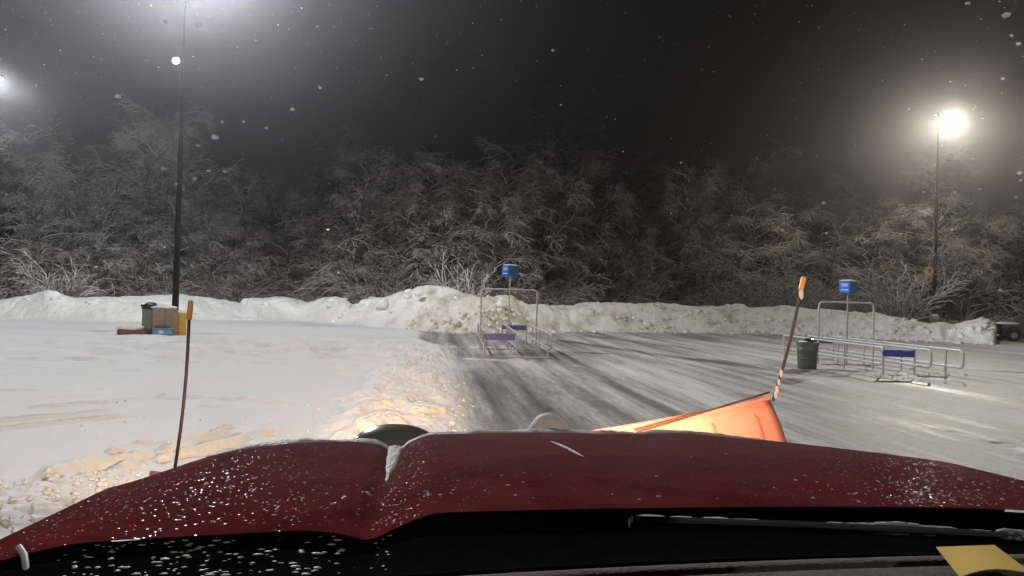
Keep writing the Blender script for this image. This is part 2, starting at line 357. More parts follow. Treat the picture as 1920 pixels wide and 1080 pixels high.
    ma = bpy.data.materials.new('snowy_lot'); ma.use_nodes = True; nt = ma.node_tree; b = nt.nodes['Principled BSDF']
    N = nt.nodes.new; L = nt.links.new
    A = N('ShaderNodeAttribute'); A.attribute_name = 'cover'; tc = N('ShaderNodeTexCoord')
    def noise(scale, sc, det=6, ro=.6):
        mp = N('ShaderNodeMapping'); mp.inputs['Scale'].default_value = sc; L(tc.outputs['Object'], mp.inputs['Vector'])
        n = N('ShaderNodeTexNoise'); n.inputs['Scale'].default_value = scale; n.inputs['Detail'].default_value = det; n.inputs['Roughness'].default_value = ro
        L(mp.outputs[0], n.inputs['Vector']); return n.outputs['Fac']
    n1 = noise(1., (2.4, .10, 1)); n2 = noise(1., (7., .6, 1)); n3 = noise(9., (1, 1, 1))
    def mth(op, a, bb, c=None):
        x = N('ShaderNodeMath'); x.operation = op
        for i, q in enumerate((a, bb, c)):
            if q is None: continue
            if isinstance(q, (int, float)): x.inputs[i].default_value = q
            else: L(q, x.inputs[i])
        return x.outputs[0]
    s = mth('MULTIPLY_ADD', n1, 1.8, -.9); s = mth('ADD', s, A.outputs['Fac']); s2 = mth('MULTIPLY_ADD', n2, .8, -.4); s = mth('ADD', s, s2)
    s3 = mth('MULTIPLY_ADD', n3, .4, -.2); s = mth('ADD', s, s3); s = mth('ADD', s, mth('MULTIPLY_ADD', noise(1., (16., 2.2, 1), 6, .7), .9, -.45))
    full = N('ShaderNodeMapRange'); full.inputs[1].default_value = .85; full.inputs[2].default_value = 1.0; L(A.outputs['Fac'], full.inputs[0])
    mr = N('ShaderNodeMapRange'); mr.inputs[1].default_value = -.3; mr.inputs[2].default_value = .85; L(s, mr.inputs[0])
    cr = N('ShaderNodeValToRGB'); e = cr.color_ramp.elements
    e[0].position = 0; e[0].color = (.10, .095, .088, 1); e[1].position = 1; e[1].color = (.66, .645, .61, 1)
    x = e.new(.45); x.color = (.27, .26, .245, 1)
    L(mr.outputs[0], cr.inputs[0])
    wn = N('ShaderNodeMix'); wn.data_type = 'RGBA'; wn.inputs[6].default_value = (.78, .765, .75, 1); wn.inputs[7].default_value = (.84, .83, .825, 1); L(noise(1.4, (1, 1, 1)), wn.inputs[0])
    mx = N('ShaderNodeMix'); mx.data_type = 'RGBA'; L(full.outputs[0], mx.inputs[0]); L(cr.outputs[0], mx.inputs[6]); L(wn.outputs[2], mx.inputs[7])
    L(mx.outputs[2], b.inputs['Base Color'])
    rr = N('ShaderNodeMapRange'); rr.inputs[3].default_value = .5; rr.inputs[4].default_value = .85; L(mr.outputs[0], rr.inputs[0]); L(rr.outputs[0], b.inputs['Roughness'])
    b.inputs['Specular IOR Level'].default_value = .3
    bp = N('ShaderNodeBump'); bp.inputs['Strength'].default_value = .35; bp.inputs['Distance'].default_value = .02
    L(mth('ADD', noise(16, (1, 1, 1), 5), mth('MULTIPLY', noise(55, (1, 1, 1), 3), .5)), bp.inputs['Height']); L(bp.outputs[0], b.inputs['Normal'])
    me.materials.append(ma)
    return o
build_ground()
def ground_z(x, y):
    rad, ang, Z, nf = GR
    i = int(np.clip(np.searchsorted(rad, math.hypot(x, y)), 0, len(rad)-1)); j = int(np.clip(round((math.atan2(x, y)-ang[0])/R(.16)), 0, nf-1)); return float(Z[i, j])

def build_bank():
    px = np.linspace(-300, 2250, 1100); ny = 64; W = 7.5
    t = np.linspace(0, 1, ny); V = np.zeros((len(px), ny, 3))
    by = lerp_tab(BASE, px); cy = lerp_tab(CREST, px)
    for i, p in enumerate(px):
        g = gnd(p, by[i]); d = np.array([g[0], g[1]]); r0 = np.hypot(*d); d = d/r0
        tc = .40
        q = ray(p, cy[i]); crest_r = r0+W*tc; zc = H + q[2]*crest_r/np.hypot(q[0], q[1])
        zc = max(zc, .35)
        rr = r0 + W*t
        prof = np.where(t < tc, .55*sstep(0, 1, t/tc)**.8+.45*t/tc, 1-sstep(tc+.02, 1.0, t)*.8)
        V[i, :, 0] = d[0]*rr; V[i, :, 1] = d[1]*rr; V[i, :, 2] = zc*prof
    X, Y, Z = V[..., 0], V[..., 1], V[..., 2]
    env = sstep(0, .18, t)[None, :]*np.ones_like(X)
    rough = ((.55+.45*sstep(780, 900, px))*(1-.6*np.exp(-((px-800)/70)**2)))[:, None]
    ed = 1-.65*np.exp(-((t[None, :]-.40)/.12)**2)
    Z += env*ed*rough*(.45*(fbm(X*.8, Y*.8, 4, 201)-.5) + .34*(lumps(X*1.15, Y*1.15, 203)-.55) + .17*(lumps(X*2.6, Y*2.6, 204)-.5)) + env*rough*.13*(lumps(X*2.1, Y*2.1, 206)-.5)*(.4+1.2*fbm(X*.7, Y*.7, 2, 208)) + env*.05*(fbm(X*5, Y*5, 3, 205)-.5)
    sh = .5*(fbm(X*.55+3, Y*.55, 3, 211)-.5)*sstep(0, .06, t)[None, :]*(1-sstep(.3, .6, t))[None, :]; rr0 = np.hypot(X, Y); X *= 1+1.8*sh/rr0; Y *= 1+1.8*sh/rr0
    V[..., 0] = X; V[..., 1] = Y; Z[:, 0] = -.05
    global BV
    BV = V
    o = raw('snow_bank', V.reshape(-1, 3), gridfaces(len(px), ny), M['bank'])
    return tag(o, 'long ploughed snow bank along the far edge of the lot', kind='structure')
mb_ = mat('bank_snow', (.75, .72, .64), .8, spec=.25); nt = mb_.node_tree; b_ = nt.nodes['Principled BSDF']
tc = nt.nodes.new('ShaderNodeTexCoord'); n1 = nt.nodes.new('ShaderNodeTexNoise'); n1.inputs['Scale'].default_value = .9; n1.inputs['Detail'].default_value = 8; n1.inputs['Roughness'].default_value = .68
nt.links.new(tc.outputs['Object'], n1.inputs['Vector']); cr = nt.nodes.new('ShaderNodeValToRGB'); e = cr.color_ramp.elements
e[0].position = .30; e[0].color = (.42, .38, .30, 1); e[1].position = .52; e[1].color = (.76, .745, .69, 1)
nt.links.new(n1.outputs['Fac'], cr.inputs[0])
sx = nt.nodes.new('ShaderNodeSeparateXYZ'); nt.links.new(tc.outputs['Object'], sx.inputs[0])
mr = nt.nodes.new('ShaderNodeMapRange'); mr.inputs[1].default_value = -8; mr.inputs[2].default_value = -1; nt.links.new(sx.outputs['X'], mr.inputs[0])
mx = nt.nodes.new('ShaderNodeMix'); mx.data_type = 'RGBA'; mx.inputs[6].default_value = (.80, .785, .75, 1)
nt.links.new(mr.outputs[0], mx.inputs[0]); nt.links.new(cr.outputs[0], mx.inputs[7]); nt.links.new(mx.outputs[2], b_.inputs['Base Color'])
n2 = nt.nodes.new('ShaderNodeTexNoise'); n2.inputs['Scale'].default_value = 6; n2.inputs['Detail'].default_value = 6; nt.links.new(tc.outputs['Object'], n2.inputs['Vector'])
bp = nt.nodes.new('ShaderNodeBump'); bp.inputs['Strength'].default_value = .6; bp.inputs['Distance'].default_value = .12
nt.links.new(n2.outputs['Fac'], bp.inputs['Height']); nt.links.new(bp.outputs[0], b_.inputs['Normal'])
M['bank'] = mb_
build_bank()

# loose lumps in the windrow and at the bank's foot
def scatter_lumps(name, pts, sizes, ma, label, parent=None, sub=2):
    b = bmesh.new(); bmesh.ops.create_icosphere(b, subdivisions=sub, radius=1)
    bv = np.array([v.co for v in b.verts]); bf = np.array([[v.index for v in f.verts] for f in b.faces]); b.free()
    V = []; FA = []; n = len(bv)
    for i, (p, s) in enumerate(zip(pts, sizes)):
        w = 1+(.55 if sub > 1 else .9)*(vnoise(bv[:, 0]*1.7+i*3.7, bv[:, 1]*1.7+bv[:, 2]*1.3, i % 97)-.5)*2
        a = RNG.uniform(0, 6.28); q = bv*w[:, None]*s*np.array([1.2, .95, .75])
        q = np.stack([q[:, 0]*math.cos(a)-q[:, 1]*math.sin(a), q[:, 0]*math.sin(a)+q[:, 1]*math.cos(a), q[:, 2]], -1)+p
        V.append(q); FA.append(bf+i*n)
    o = raw(name, np.concatenate(V), np.concatenate(FA), ma, parent, smooth=sub > 1); return tag(o, label, kind='stuff')
def build_windrow():
    xs_ = np.linspace(-1.75, .80, 130); ys_ = 5.2*np.exp(np.linspace(0, math.log(31/5.2), 900)); X, Y = np.meshgrid(xs_, ys_, indexing='ij')
    g = np.array([[ground_z(a, c) for c in ys_[::6]] for a in xs_[::3]])
    gi = np.apply_along_axis(lambda q: np.interp(ys_, ys_[::6], q), 1, g); G = np.apply_along_axis(lambda q: np.interp(xs_, xs_[::3], q), 0, gi)
    big = fbm(X*.9, Y*.5, 3, 301); w_ = .34+.22*big
    prof = np.exp(-(((X+.34-.35*(fbm(X*0, Y*.35, 3, 302)-.5))/(w_*1.9))**4))*sstep(.78, .45, X+.12*fbm(X*3, Y*2, 2, 303))*sstep(5.2, 7, Y)*(1-sstep(24, 30.5, Y))
    wx, wy = X+.12*(fbm(X*6, Y*6, 3, 304)-.5), Y+.12*(fbm(X*6+9, Y*6, 3, 305)-.5)
    crumb = .95*(.030*lumps(wx*4.5, wy*4.5, 306)*fbm(X*2, Y*1.4, 2, 311) + .050*lumps(wx*9, wy*9, 307)*(.3+fbm(X*3, Y*3, 2, 309)) + .034*lumps(wx*17, wy*17, 308) + .022*lumps(wx*31, wy*31, 310) + .03*(fbm(X*12, Y*12, 4, 312)-.5))
    Z = G-.030 + prof*(.022+.022*big+crumb*(.35+1.1*sstep(.3, .7, fbm(X*1.6, Y*1.1, 3, 313))))
    V = np.stack([X, Y, Z], -1)
    o = raw('snow_windrow', V.reshape(-1, 3), gridfaces(130, 900), M['snow'], smooth=False); tag(o, 'crumbly ridge of ploughed snow left along the scraped lane', kind='structure')
build_windrow()
P, S = [], []
for k in range(1500):
    y = 6+22*RNG.random()**1.2; x = RNG.normal(-.32, .55)
    if x > .9 or x < -1.9: continue
    q = .008+.030*RNG.random()**3.5; P.append((x, y, ground_z(x, y)+q*.2+(.03 if -.8 < x < .4 else 0))); S.append(q)
scatter_lumps('snow_lumps', P, S, M['snow'], 'broken snow lumps lying in the windrow left by the plow', sub=1)
P, S = [], []
for k in range(700):
    px = RNG.uniform(640, 1900); g = bank_base(px); q = g*(1-RNG.random()**2*.06+.03); P.append((q[0], q[1], .02+.03*RNG.random())); S.append(.03+.12*RNG.random()**3)
for k in range(3000):
    i_ = int(RNG.uniform(.36, .848)*1100); j_ = int(64*.45*RNG.random()**1.3); q = .03+.20*RNG.random()**4; p = BV[i_, j_]; pxx = -300+2550*i_/1100
    if 700 < pxx < 850 and j_ > 12: continue
    if float(fbm(np.array(p[0]*.5), np.array(p[1]*.5+p[2]), 3, 341)) < .40+.25*RNG.random(): continue
    P.append((p[0], p[1], p[2]-q*.25)); S.append(q)
for k in range(45):
    g = gnd(RNG.normal(1708, 34), RNG.normal(707, 5)); P.append((g[0], g[1], .02)); S.append(.03+.07*RNG.random()**2)
scatter_lumps('snow_rubble', P, S, M['bank'], 'dirty snow rubble along the foot of the snow bank')
P, S = [], []
for px, q, dz in [(60, .5, .1), (92, .45, .05), (180, .4, .1), (300, .4, .1), (468, .42, .12), (482, .35, .2), (505, .38, .12), (520, .3, .12), (545, .42, .12), (602, .42, .1), (628, .48, .12), (648, .38, .2), (690, .5, .12), (722, .4, .2), (768, .25, -.02), (800, .4, .3), (880, .35, .2), (935, .45, .15), (958, .4, .2), (1105, .35, .15), (1250, .3, .15), (1345, .3, .15), (1385, .36, .1), (1402, .25, .15), (1440, .3, .15), (1470, .36, .12), (1530, .3, .15), (1600, .35, .2), (1740, .3, .15), (1790, .35, .2), (1822, .4, .2), (1842, .42, .2)]:
    for n_ in range(3):
        pxx = px+RNG.normal(0, 7)*n_; g = bank_base(pxx); r0 = math.hypot(g[0], g[1]); cr = r0+7.5*.40-n_*.8*RNG.random(); qq = ray(pxx, float(lerp_tab(CREST, pxx)))
        zc = H+qq[2]*cr/math.hypot(qq[0], qq[1]); sz = q*(1 if n_ == 0 else RNG.uniform(.4, .8)); P.append((g[0]*cr/r0, g[1]*cr/r0, zc-sz*.55-dz-.3*n_*RNG.random())); S.append(sz)
scatter_lumps('snow_chunks', P, S, M['snow'], 'big rounded snow chunks pushed up on top of the bank', sub=3)
P, S = [], []
for k in range(260):
    g = gnd(RNG.uniform(-60, 260), RNG.uniform(905, 1030)); P.append((g[0], g[1], ground_z(g[0], g[1])+.005)); S.append(.010+.028*RNG.random()**2.5)
for k in range(120):
    g = gnd(RNG.uniform(120, 640), RNG.uniform(760, 900)); P.append((g[0], g[1], ground_z(g[0], g[1])+.002)); S.append(.008+.018*RNG.random()**3)
scatter_lumps('snow_crumbs', P, S, M['snow'], 'snow crumbs churned up beside the red hood', sub=1)

# ------------------------------------------------------------------ trees
def tubes(groups, sides):
    """list of (pts (P,3), radii (P,)) -> verts, quads"""
    V = []; FA = []; off = 0
    byP = {}
    for p, r in groups: byP.setdefault(len(p), []).append((p, r))
    for P_, lst in byP.items():
        A = np.array([p for p, r in lst]); RD = np.array([r for p, r in lst]); n = len(A)
        T = np.gradient(A, axis=1); T /= np.linalg.norm(T, axis=2, keepdims=True)+1e-9
        ref = np.where(np.abs(T[..., 2:3]) > .9, np.array([1., 0, 0]), np.array([0, 0, 1.]))
        a = np.cross(T, ref); a /= np.linalg.norm(a, axis=2, keepdims=True)+1e-9; bq = np.cross(a, T)
        th = np.arange(sides)*2*math.pi/sides + math.pi/2
        ring = A[:, :, None, :] + RD[:, :, None, None]*(np.cos(th)[None, None, :, None]*a[:, :, None, :]+np.sin(th)[None, None, :, None]*bq[:, :, None, :])
        f = gridfaces(P_, sides, wrap=True)
        FA.append((f[None] + (np.arange(n)*P_*sides)[:, None, None]).reshape(-1, 4)+off); V.append(ring.reshape(-1, 3)); off += n*P_*sides
    return np.concatenate(V), np.concatenate(FA)

def curve(p0, d, L, n, droop, wob, rng):
    pts = [np.array(p0, float)]; d = np.array(d, float); d /= np.linalg.norm(d)
    for i in range(n-1):
        pts.append(pts[-1]+d*L/(n-1)); d = d + np.array([rng.normal(0, wob), rng.normal(0, wob), rng.normal(0, wob*.6)-droop/(n-1)]); d /= np.linalg.norm(d)
    return np.array(pts)
def along(pts, t):
    x = t*(len(pts)-1); i = min(int(x), len(pts)-2); f = x-i
    return pts[i]*(1-f)+pts[i+1]*f, pts[i+1]-pts[i]
def side_dir(d, ang, rng):
    d = d/np.linalg.norm(d); v = rng.normal(size=3); v -= d*v.dot(d); v /= np.linalg.norm(v); return d*math.cos(ang)+v*math.sin(ang)

def tree_mesh(seed, Ht, nl, nb, nt_, droop, spread=.9, trunk_r=.16, twig=1.0, low=.12):
    rng = np.random.default_rng(seed); limbs = []; twigs = []; trunk = []
    nst = 1 if rng.random() < .5 else 2
    for s in range(nst):
        lean = rng.normal(0, .07, 2) if nst == 1 else np.array([(-1)**s*.12, rng.normal(0, .1)])
        T = curve((0, 0, -.3), (lean[0], lean[1], 1), Ht+.3, 10, -.05, .05, rng)
        trunk.append((T, np.linspace(trunk_r, trunk_r*.18, 10)*(1 if s == 0 else .75)))
        for i in range(nl//nst):
            t = low+(1-low)*(i+.5*rng.random())/(nl/nst); p, d = along(T, min(t, .98))
            L = Ht*spread*(.30+.25*rng.random())*(1.15-.6*t)
            az = rng.uniform(0, 6.28); up = .35+.6*t+rng.normal(0, .2)
            B = curve(p, (math.cos(az), math.sin(az), up), L, 8, droop*1.1, .10, rng); limbs.append((B, np.linspace(.06, .022, 8)*(1.3-.5*t)))
            for j in range(nb):
                tb = .22+.76*(j+rng.random())/nb; p2, d2 = along(B, min(tb, .98))
                B2 = curve(p2, side_dir(d2, R(25+35*rng.random()), rng)+np.array([0, 0, .12]), L*(.28+.25*rng.random())*(1.15-.5*tb), 6, droop*1.2, .13, rng)
                limbs.append((B2, np.linspace(.034, .014, 6)*twig))
                for k in range(nt_):
                    tt = .15+.8*(k+rng.random())/nt_; p3, d3 = along(B2, min(tt, .98))
                    B3 = curve(p3, side_dir(d3, R(25+40*rng.random()), rng), .35+.65*rng.random(), 4, droop*.9, .12, rng)
                    twigs.append((B3, np.array([.014, .013, .011, .007])*twig))
    return trunk, limbs, twigs
def conifer_mesh(seed, Ht, nw, nb, droop=.9):
    rng = np.random.default_rng(seed); limbs = []; twigs = []
    T = curve((0, 0, -.3), (.01, .01, 1), Ht+.3, 8, 0, .01, rng); trunk = [(T, np.linspace(.17, .02, 8))]
    for i in range(nw):
        t = .08+.9*(i+.3*rng.random())/nw; p, d = along(T, min(t, .98)); Lw = Ht*.40*(1.05-t)**.75+.3
        for q in range(nb):
            az = rng.uniform(0, 6.28); L = Lw*(.7+.5*rng.random())
            B = curve(p+np.array([0, 0, rng.normal(0, .12)]), (math.cos(az), math.sin(az), .25-.3*(1-t)), L, 7, droop, .05, rng); limbs.append((B, np.linspace(.045, .02, 7)))
            n = int(7+L*7)
            for k in range(n):
                tt = .15+.84*k/n; p2, d2 = along(B, min(tt, .99)); d2 = d2/np.linalg.norm(d2)
                sd = np.array([-d2[1], d2[0], 0])*(1 if k % 2 else -1); sd /= np.linalg.norm(sd)+1e-6
                B2 = curve(p2, d2*.7+sd*(.75+.2*rng.random())+np.array([0, 0, rng.normal(-.1, .12)]), (.2+.34*L*(1-tt*.75))*(.7+.5*rng.random()), 4, droop*.7, .08, rng)
                twigs.append((B2, np.array([.035, .05, .04, .012])*(.8+.5*rng.random())))
    return trunk, limbs, twigs
def shrub_mesh(seed, Ht, ns, nb, nt_, arch=1.2, thick=1.0, spread=.75):
    rng = np.random.default_rng(seed); limbs = []; twigs = []
    for i in range(ns):
        az = rng.uniform(0, 6.28); L = Ht*(.7+.6*rng.random()); o = rng.normal(0, .18, 2)
        B = curve((o[0], o[1], -.2), (math.cos(az)*spread, math.sin(az)*spread, 1.0), L, 8, arch, .07, rng); limbs.append((B, np.linspace(.035, .012, 8)*thick))
        for j in range(nb):
            t = .2+.78*(j+rng.random())/nb; p, d = along(B, min(t, .98))
            B2 = curve(p, side_dir(d, R(20+35*rng.random()), rng)+np.array([0, 0, .15]), L*(.25+.25*rng.random()), 5, arch*.8, .10, rng); limbs.append((B2, np.linspace(.02, .010, 5)*thick))
            for k in range(nt_):
                tt = .2+.78*(k+rng.random())/nt_; p3, d3 = along(B2, min(tt, .98))
                B3 = curve(p3, side_dir(d3, R(25+35*rng.random()), rng), .22+.4*rng.random(), 4, arch*.5, .1, rng); twigs.append((B3, np.array([.013, .013, .010, .006])*thick))
    return limbs, twigs

def make_plant(name, label, cat, group, parts):
    t = thing(name, label, cat, (0, 0, 0), 0, group)
    for nm, (v, f), ma in parts: raw(nm, v, f, ma, t)
    return t
def tree_proto(kind, seed, **k):
    if kind == 'tree': tr, li, tw = tree_mesh(seed, **k)
    else: tr, li, tw = conifer_mesh(seed, **k)
    v1, f1 = tubes(li, 4 if kind == 'tree' else 3); v2, f2 = tubes(tw, 3)
    return [('trunk', tubes(tr, 7), M['bark']), ('crown', (np.concatenate([v1, v2]), np.concatenate([f1, f2+len(v1)])), M['twig'] if kind == 'tree' else M['needle'])]
def shrub_proto(seed, ma=None, **k):
    li, tw = shrub_mesh(seed, **k); v1, f1 = tubes(li, 4); v2, f2 = tubes(tw, 3)
    return [('branches', (np.concatenate([v1, v2]), np.concatenate([f1, f2+len(v1)])), ma or M['scrub'])]

TREE_L = 'bare snow-dusted tree, one of many in the dark wood beyond the snow bank'
SHRUB_L = 'tangled snow-dusted shrub, one of many along the wood edge beyond the snow bank'
CON_L = 'evergreen with drooping snow-laden boughs, one of several among the bare trees of the wood'
protoT = [make_plant('bare_tree', TREE_L, 'tree', 'bare trees of the wood', tree_proto('tree', 100+i, Ht=h, nl=26, nb=9, nt_=7, droop=dr, spread=sp, low=lo, twig=1.15))
          for i, (h, dr, sp, lo) in enumerate([(11.5, .75, .95, .14), (10, 1.0, 1.0, .10), (13, .6, .9, .18), (9, 1.2, 1.05, .08), (12, .9, .85, .12)])]
protoC = [make_plant('evergreen_tree', CON_L, 'tree', 'evergreens of the wood', tree_proto('con', 300+i, Ht=h, nw=n, nb=7, droop=d)) for i, (h, n, d) in enumerate([(8.5, 19, 1.0), (6, 15, 1.3)])]
protoS = [make_plant('shrub', SHRUB_L, 'shrub', 'shrubs along the wood edge', shrub_proto(500+i, Ht=h, ns=26, nb=7, nt_=6, arch=a, spread=s)) for i, (h, a, s) in enumerate([(3.2, 1.3, .8), (2.4, 1.6, .9), (4.2, 1.1, .65), (2.8, 2.0, .7)])]
used = set()
def place(protos, i, x, y, s, rz, z=.0):
    p = protos[i]; key = p.name
    o = p if key not in used else copy_tree(p)
    used.add(key); o.location = (x, y, z); o.scale = (s, s, s*(.92+.16*random.random())); o.rotation_euler = (R(random.uniform(-3, 3)), R(random.uniform(-3, 3)), rz); return o
def beyond(px, extra):
    g = bank_base(px); r = math.hypot(g[0], g[1]); k = (r+extra)/r; return g[0]*k, g[1]*k
rnd = random.Random(5)
# shrubs in two rows
for row, (ex, n, sc) in enumerate([(8.3, 44, .8), (11.5, 36, 1.1)]):
    for k in range(n):
        px = -80+2080*(k+rnd.random()*.9)/n
        x, y = beyond(px, ex+rnd.uniform(-.8, 2.))
        if any(a_ < px < b_ for a_, b_ in ((30, 180), (800, 935), (1600, 1790))) and (row == 0 or px > 1500): continue
        place(protoS, rnd.randrange(4), x, y, sc*rnd.uniform(.75, 1.25), rnd.uniform(0, 6.28))
KC = tuple(at(-38, 575, 55.0)[:2]); KB = tuple(at(1752, 575, 56.0)[:2])
# bare trees in three rows
for row, (ex, n, sc) in enumerate([(12, 32, .72), (17, 34, .98), (24, 32, 1.05)]):
    for k in range(n):
        px = -110+2160*(k+rnd.random()*.9)/n
        x, y = beyond(px, ex+rnd.uniform(-1.5, 3))
        if math.hypot(x-KB[0], y-KB[1]) < 11 or math.hypot(x-KC[0], y-KC[1]) < 7: continue
        place(protoT, rnd.randrange(5), x, y, sc*rnd.uniform(.8, 1.2), rnd.uniform(0, 6.28))
for px, ex, s, i in [(790, 11, .72, 0), (925, 16.5, .8, 1), (850, 10.5, .62, 1), (655, 14, .8, 0), (260, 15, 1.0, 0), (380, 13, .7, 1), (1880, 13, .6, 1), (1190, 15.5, .8, 1), (1020, 15, .9, 1), (520, 15, .85, 1)]:
    x, y = beyond(px, ex); place(protoC, i, x, y, s, rnd.uniform(0, 6.28))
# the three small pale trees that stand out at the wood's edge
def pale(label, seed, px, ex, **k):
    o = make_plant('snowy_sapling', label, 'tree', 'snow-laden saplings at the bank', [('branches', shrub_proto(seed, M['pale'], **k)[0][1], M['pale'])])
    x, y = beyond(px, ex); o.location = (x, y, .2); return o
M['pale'] = snowy('snow_laden_twig', (.13, .11, .095), -.4, .45, (.74, .71, .66))
pale('small bare sapling thick with snow, behind the bank beyond the grey bin', 901, 105, 5.6, Ht=2.9, ns=15, nb=7, nt_=4, arch=.45, thick=1.1, spread=.62)
pale('small bare sapling thick with snow, rising behind the tallest snow mound', 902, 872, 5.4, Ht=3.0, ns=12, nb=7, nt_=4, arch=.12, thick=1.25, spread=.55)
pale('wide snow-laden sapling beside the light pole with the yellow sign', 903, 1688, 10.8, Ht=4.3, ns=18, nb=8, nt_=4, arch=.30, thick=1.7, spread=.68)

# ------------------------------------------------------------------ light poles
def batwing(name, loc, watts, col, fwd=(0, -1), back=.10, a=-.55, b=.05, size=.12, parent=None):
    """a downward parking-lot lamp: even light over the lot, cut off near the horizontal"""
    l = bpy.data.lights.new(name, 'POINT'); l.energy = watts; l.color = col; l.shadow_soft_size = size; l.use_nodes = True
    nt = l.node_tree; em = nt.nodes['Emission']; N = nt.nodes.new; L = nt.links.new
    g = N('ShaderNodeNewGeometry'); sx = N('ShaderNodeSeparateXYZ'); L(g.outputs['Incoming'], sx.inputs[0])
    def mth(op, a, b):
        x = N('ShaderNodeMath'); x.operation = op
        for i, q in enumerate((a, b)):
            if isinstance(q, (int, float)): x.inputs[i].default_value = q
            else: L(q, x.inputs[i])
        return x.outputs[0]
    c = mth('MULTIPLY', sx.outputs['Z'], -1.0)
    c1 = mth('MAXIMUM', c, .30); p = mth('POWER', c1, -2.6)
    cut = N('ShaderNodeMapRange'); cut.interpolation_type = 'SMOOTHSTEP'; cut.inputs[1].default_value = -.03; cut.inputs[2].default_value = .42; cut.inputs[3].default_value = .02; cut.inputs[4].default_value = 1; L(c, cut.inputs[0])
    dx = mth('MULTIPLY', sx.outputs['X'], fwd[0]); dy = mth('MULTIPLY', sx.outputs['Y'], fwd[1]); dd = mth('ADD', dx, dy)
    sn = mth('SQRT', mth('MAXIMUM', mth('SUBTRACT', 1.0, mth('MULTIPLY', c, c)), .01), 0); dh = mth('DIVIDE', dd, sn)
    def ss(v, a_, b_, lo=0., hi=1.):
        q = N('ShaderNodeMapRange'); q.interpolation_type = 'SMOOTHSTEP'; q.inputs[1].default_value = a_; q.inputs[2].default_value = b_; q.inputs[3].default_value = lo; q.inputs[4].default_value = hi; L(v, q.inputs[0]); return q.outputs[0]
    front = ss(dh, a, b); low = ss(c, .30, .66, back, 1.0)         # shielded on the house side, except steeply downwards
    sh = mth('MAXIMUM', front, low)
    L(mth('MULTIPLY', mth('MULTIPLY', p, cut.outputs[0]), sh), em.inputs['Strength'])
    o = bpy.data.objects.new(name, l); COL.objects.link(o); o.location = loc
    if parent is not None: o.parent = parent
    return o
HP = 14.6
def on_pole(px, py, pole, off=0):
    q = ray(px, py); D = math.hypot(*pole)/math.hypot(q[0], q[1]); return H+q[2]*D
def light_pole(label, x, y, rz, heads, lens, base=.45, arm=.55, HP=HP, mast=None):
    t = thing('light_pole', label, 'light pole', (x, y, 0), rz, 'light poles of the parking lot')
    MB().lathe([(.30, -.1), (.30, base-.12), (.28, base), (.26, base+.01)], n=28).build('concrete_base', M['concrete'], t)
    pts_ = [(0, 0, base), (0, 0, HP*.5), (0, 0, HP)] if mast is None else [(0, 0, base), (0, 0, HP*.45), (0, 0, mast), (0, 0, mast+.03), (0, 0, HP)]
    MB().tube(pts_, [.135, .105, .075] if mast is None else [.135, .10, .07, .03, .025], 14).build('pole', M['pole'], t)
    MB().lathe([(.2, base+.005), (.2, base+.12), (.15, base+.16), (.14, base+.3)], n=20).build('base_cover', M['pole'], t)
    for a in heads:
        dx, dy = math.cos(a), math.sin(a)
        MB().tube([(dx*.07, dy*.07, HP-.12), (dx*arm, dy*arm, HP-.08)], .035, 8).build('arm', M['pole'], t)
        h = MB().box((dx*(arm+.33), dy*(arm+.33), HP-.06), (.72, .42, .13), Matrix.Rotation(a, 3, 'Z'), .03).build('lamp_head', M['pole'], t)
        MB().box((dx*(arm+.36), dy*(arm+.36), HP-.14), (.5, .32, .03), Matrix.Rotation(a, 3, 'Z'), .01).build('lens', lens, h)
    return t
def lamp_pos(x, y, rz, a, arm, HP=HP): return (x+math.cos(rz+a)*(arm+.36), y+math.sin(rz+a)*(arm+.36), HP-.36)
# pole behind the grey bin: lamp heads above the frame
gA = gnd(327, 629); pA = (gA[0]*1.03, gA[1]*1.03)
pa = light_pole('dark light pole behind the grey bin, small flood lamp high on its shaft', pA[0], pA[1], YAW*-1, [0, math.pi], M['led'], arm=.5, HP=HP+.95, mast=on_pole(326, 118, pA))
zf = on_pole(326, 115, pA)
fl = MB().box((-.16, -.12, zf), (.2, .2, .16), None, .03).build('flood_lamp', M['pole'], pa)
MB().blob((-.18, -.26, zf-.01), (.15, .06, .14), 1, .0, 3).build('lens', M['globe'], fl)
MB().tube([(-.07, -.03, zf), (-.13, -.08, zf)], .03, 8).build('bracket', M['pole'], fl)
# pole with the yellow sign
def pole_at(px, D):
    p = at(px, 575, D); return (p[0], p[1])
pB = pole_at(1752, 56.0)
pb = light_pole('dark light pole with a bright lamp beside the wide snowy sapling', pB[0], pB[1], -YAW, [0], M['led_warm'], base=.98, arm=.35, HP=15.5)
MB().lathe([(.34, .78), (.36, .80), (.36, .90), (.34, .92)], n=28).build('yellow_band', M['yellow'], pb)
MB().blob((0, 0, 1.16), (.33, .33, .34), 3, .12, 3).build('snow_cap', M['snow'], pb)
# pole just outside the frame, lamp on its edge
pC = pole_at(-38, 55.0)
pc = light_pole('light pole at the far corner of the lot, its lamp at the picture edge', pC[0], pC[1], -YAW, [0], M['led'], arm=.35, HP=16.)
sx_, sy_ = pole_at(1741, 55.6); zs = on_pole(1741, 508, (sx_, sy_))
sg = thing('pole_sign', 'round yellow sign with a dark centre strapped to a light pole', 'sign', (sx_, sy_, zs), -YAW)
MB().tube([(0, .015, 0), (0, -.015, 0)], .33, 28).build('sign_plate', M['sign_yellow'], sg)
MB().tube([(0, -.017, .01), (0, -.022, .01)], .13, 20).build('sign_centre', M['dark_grey'], sg)
MB().box((.2, .06, 0), (.45, .05, .06), None, .01).build('strap', M['pole'], sg)

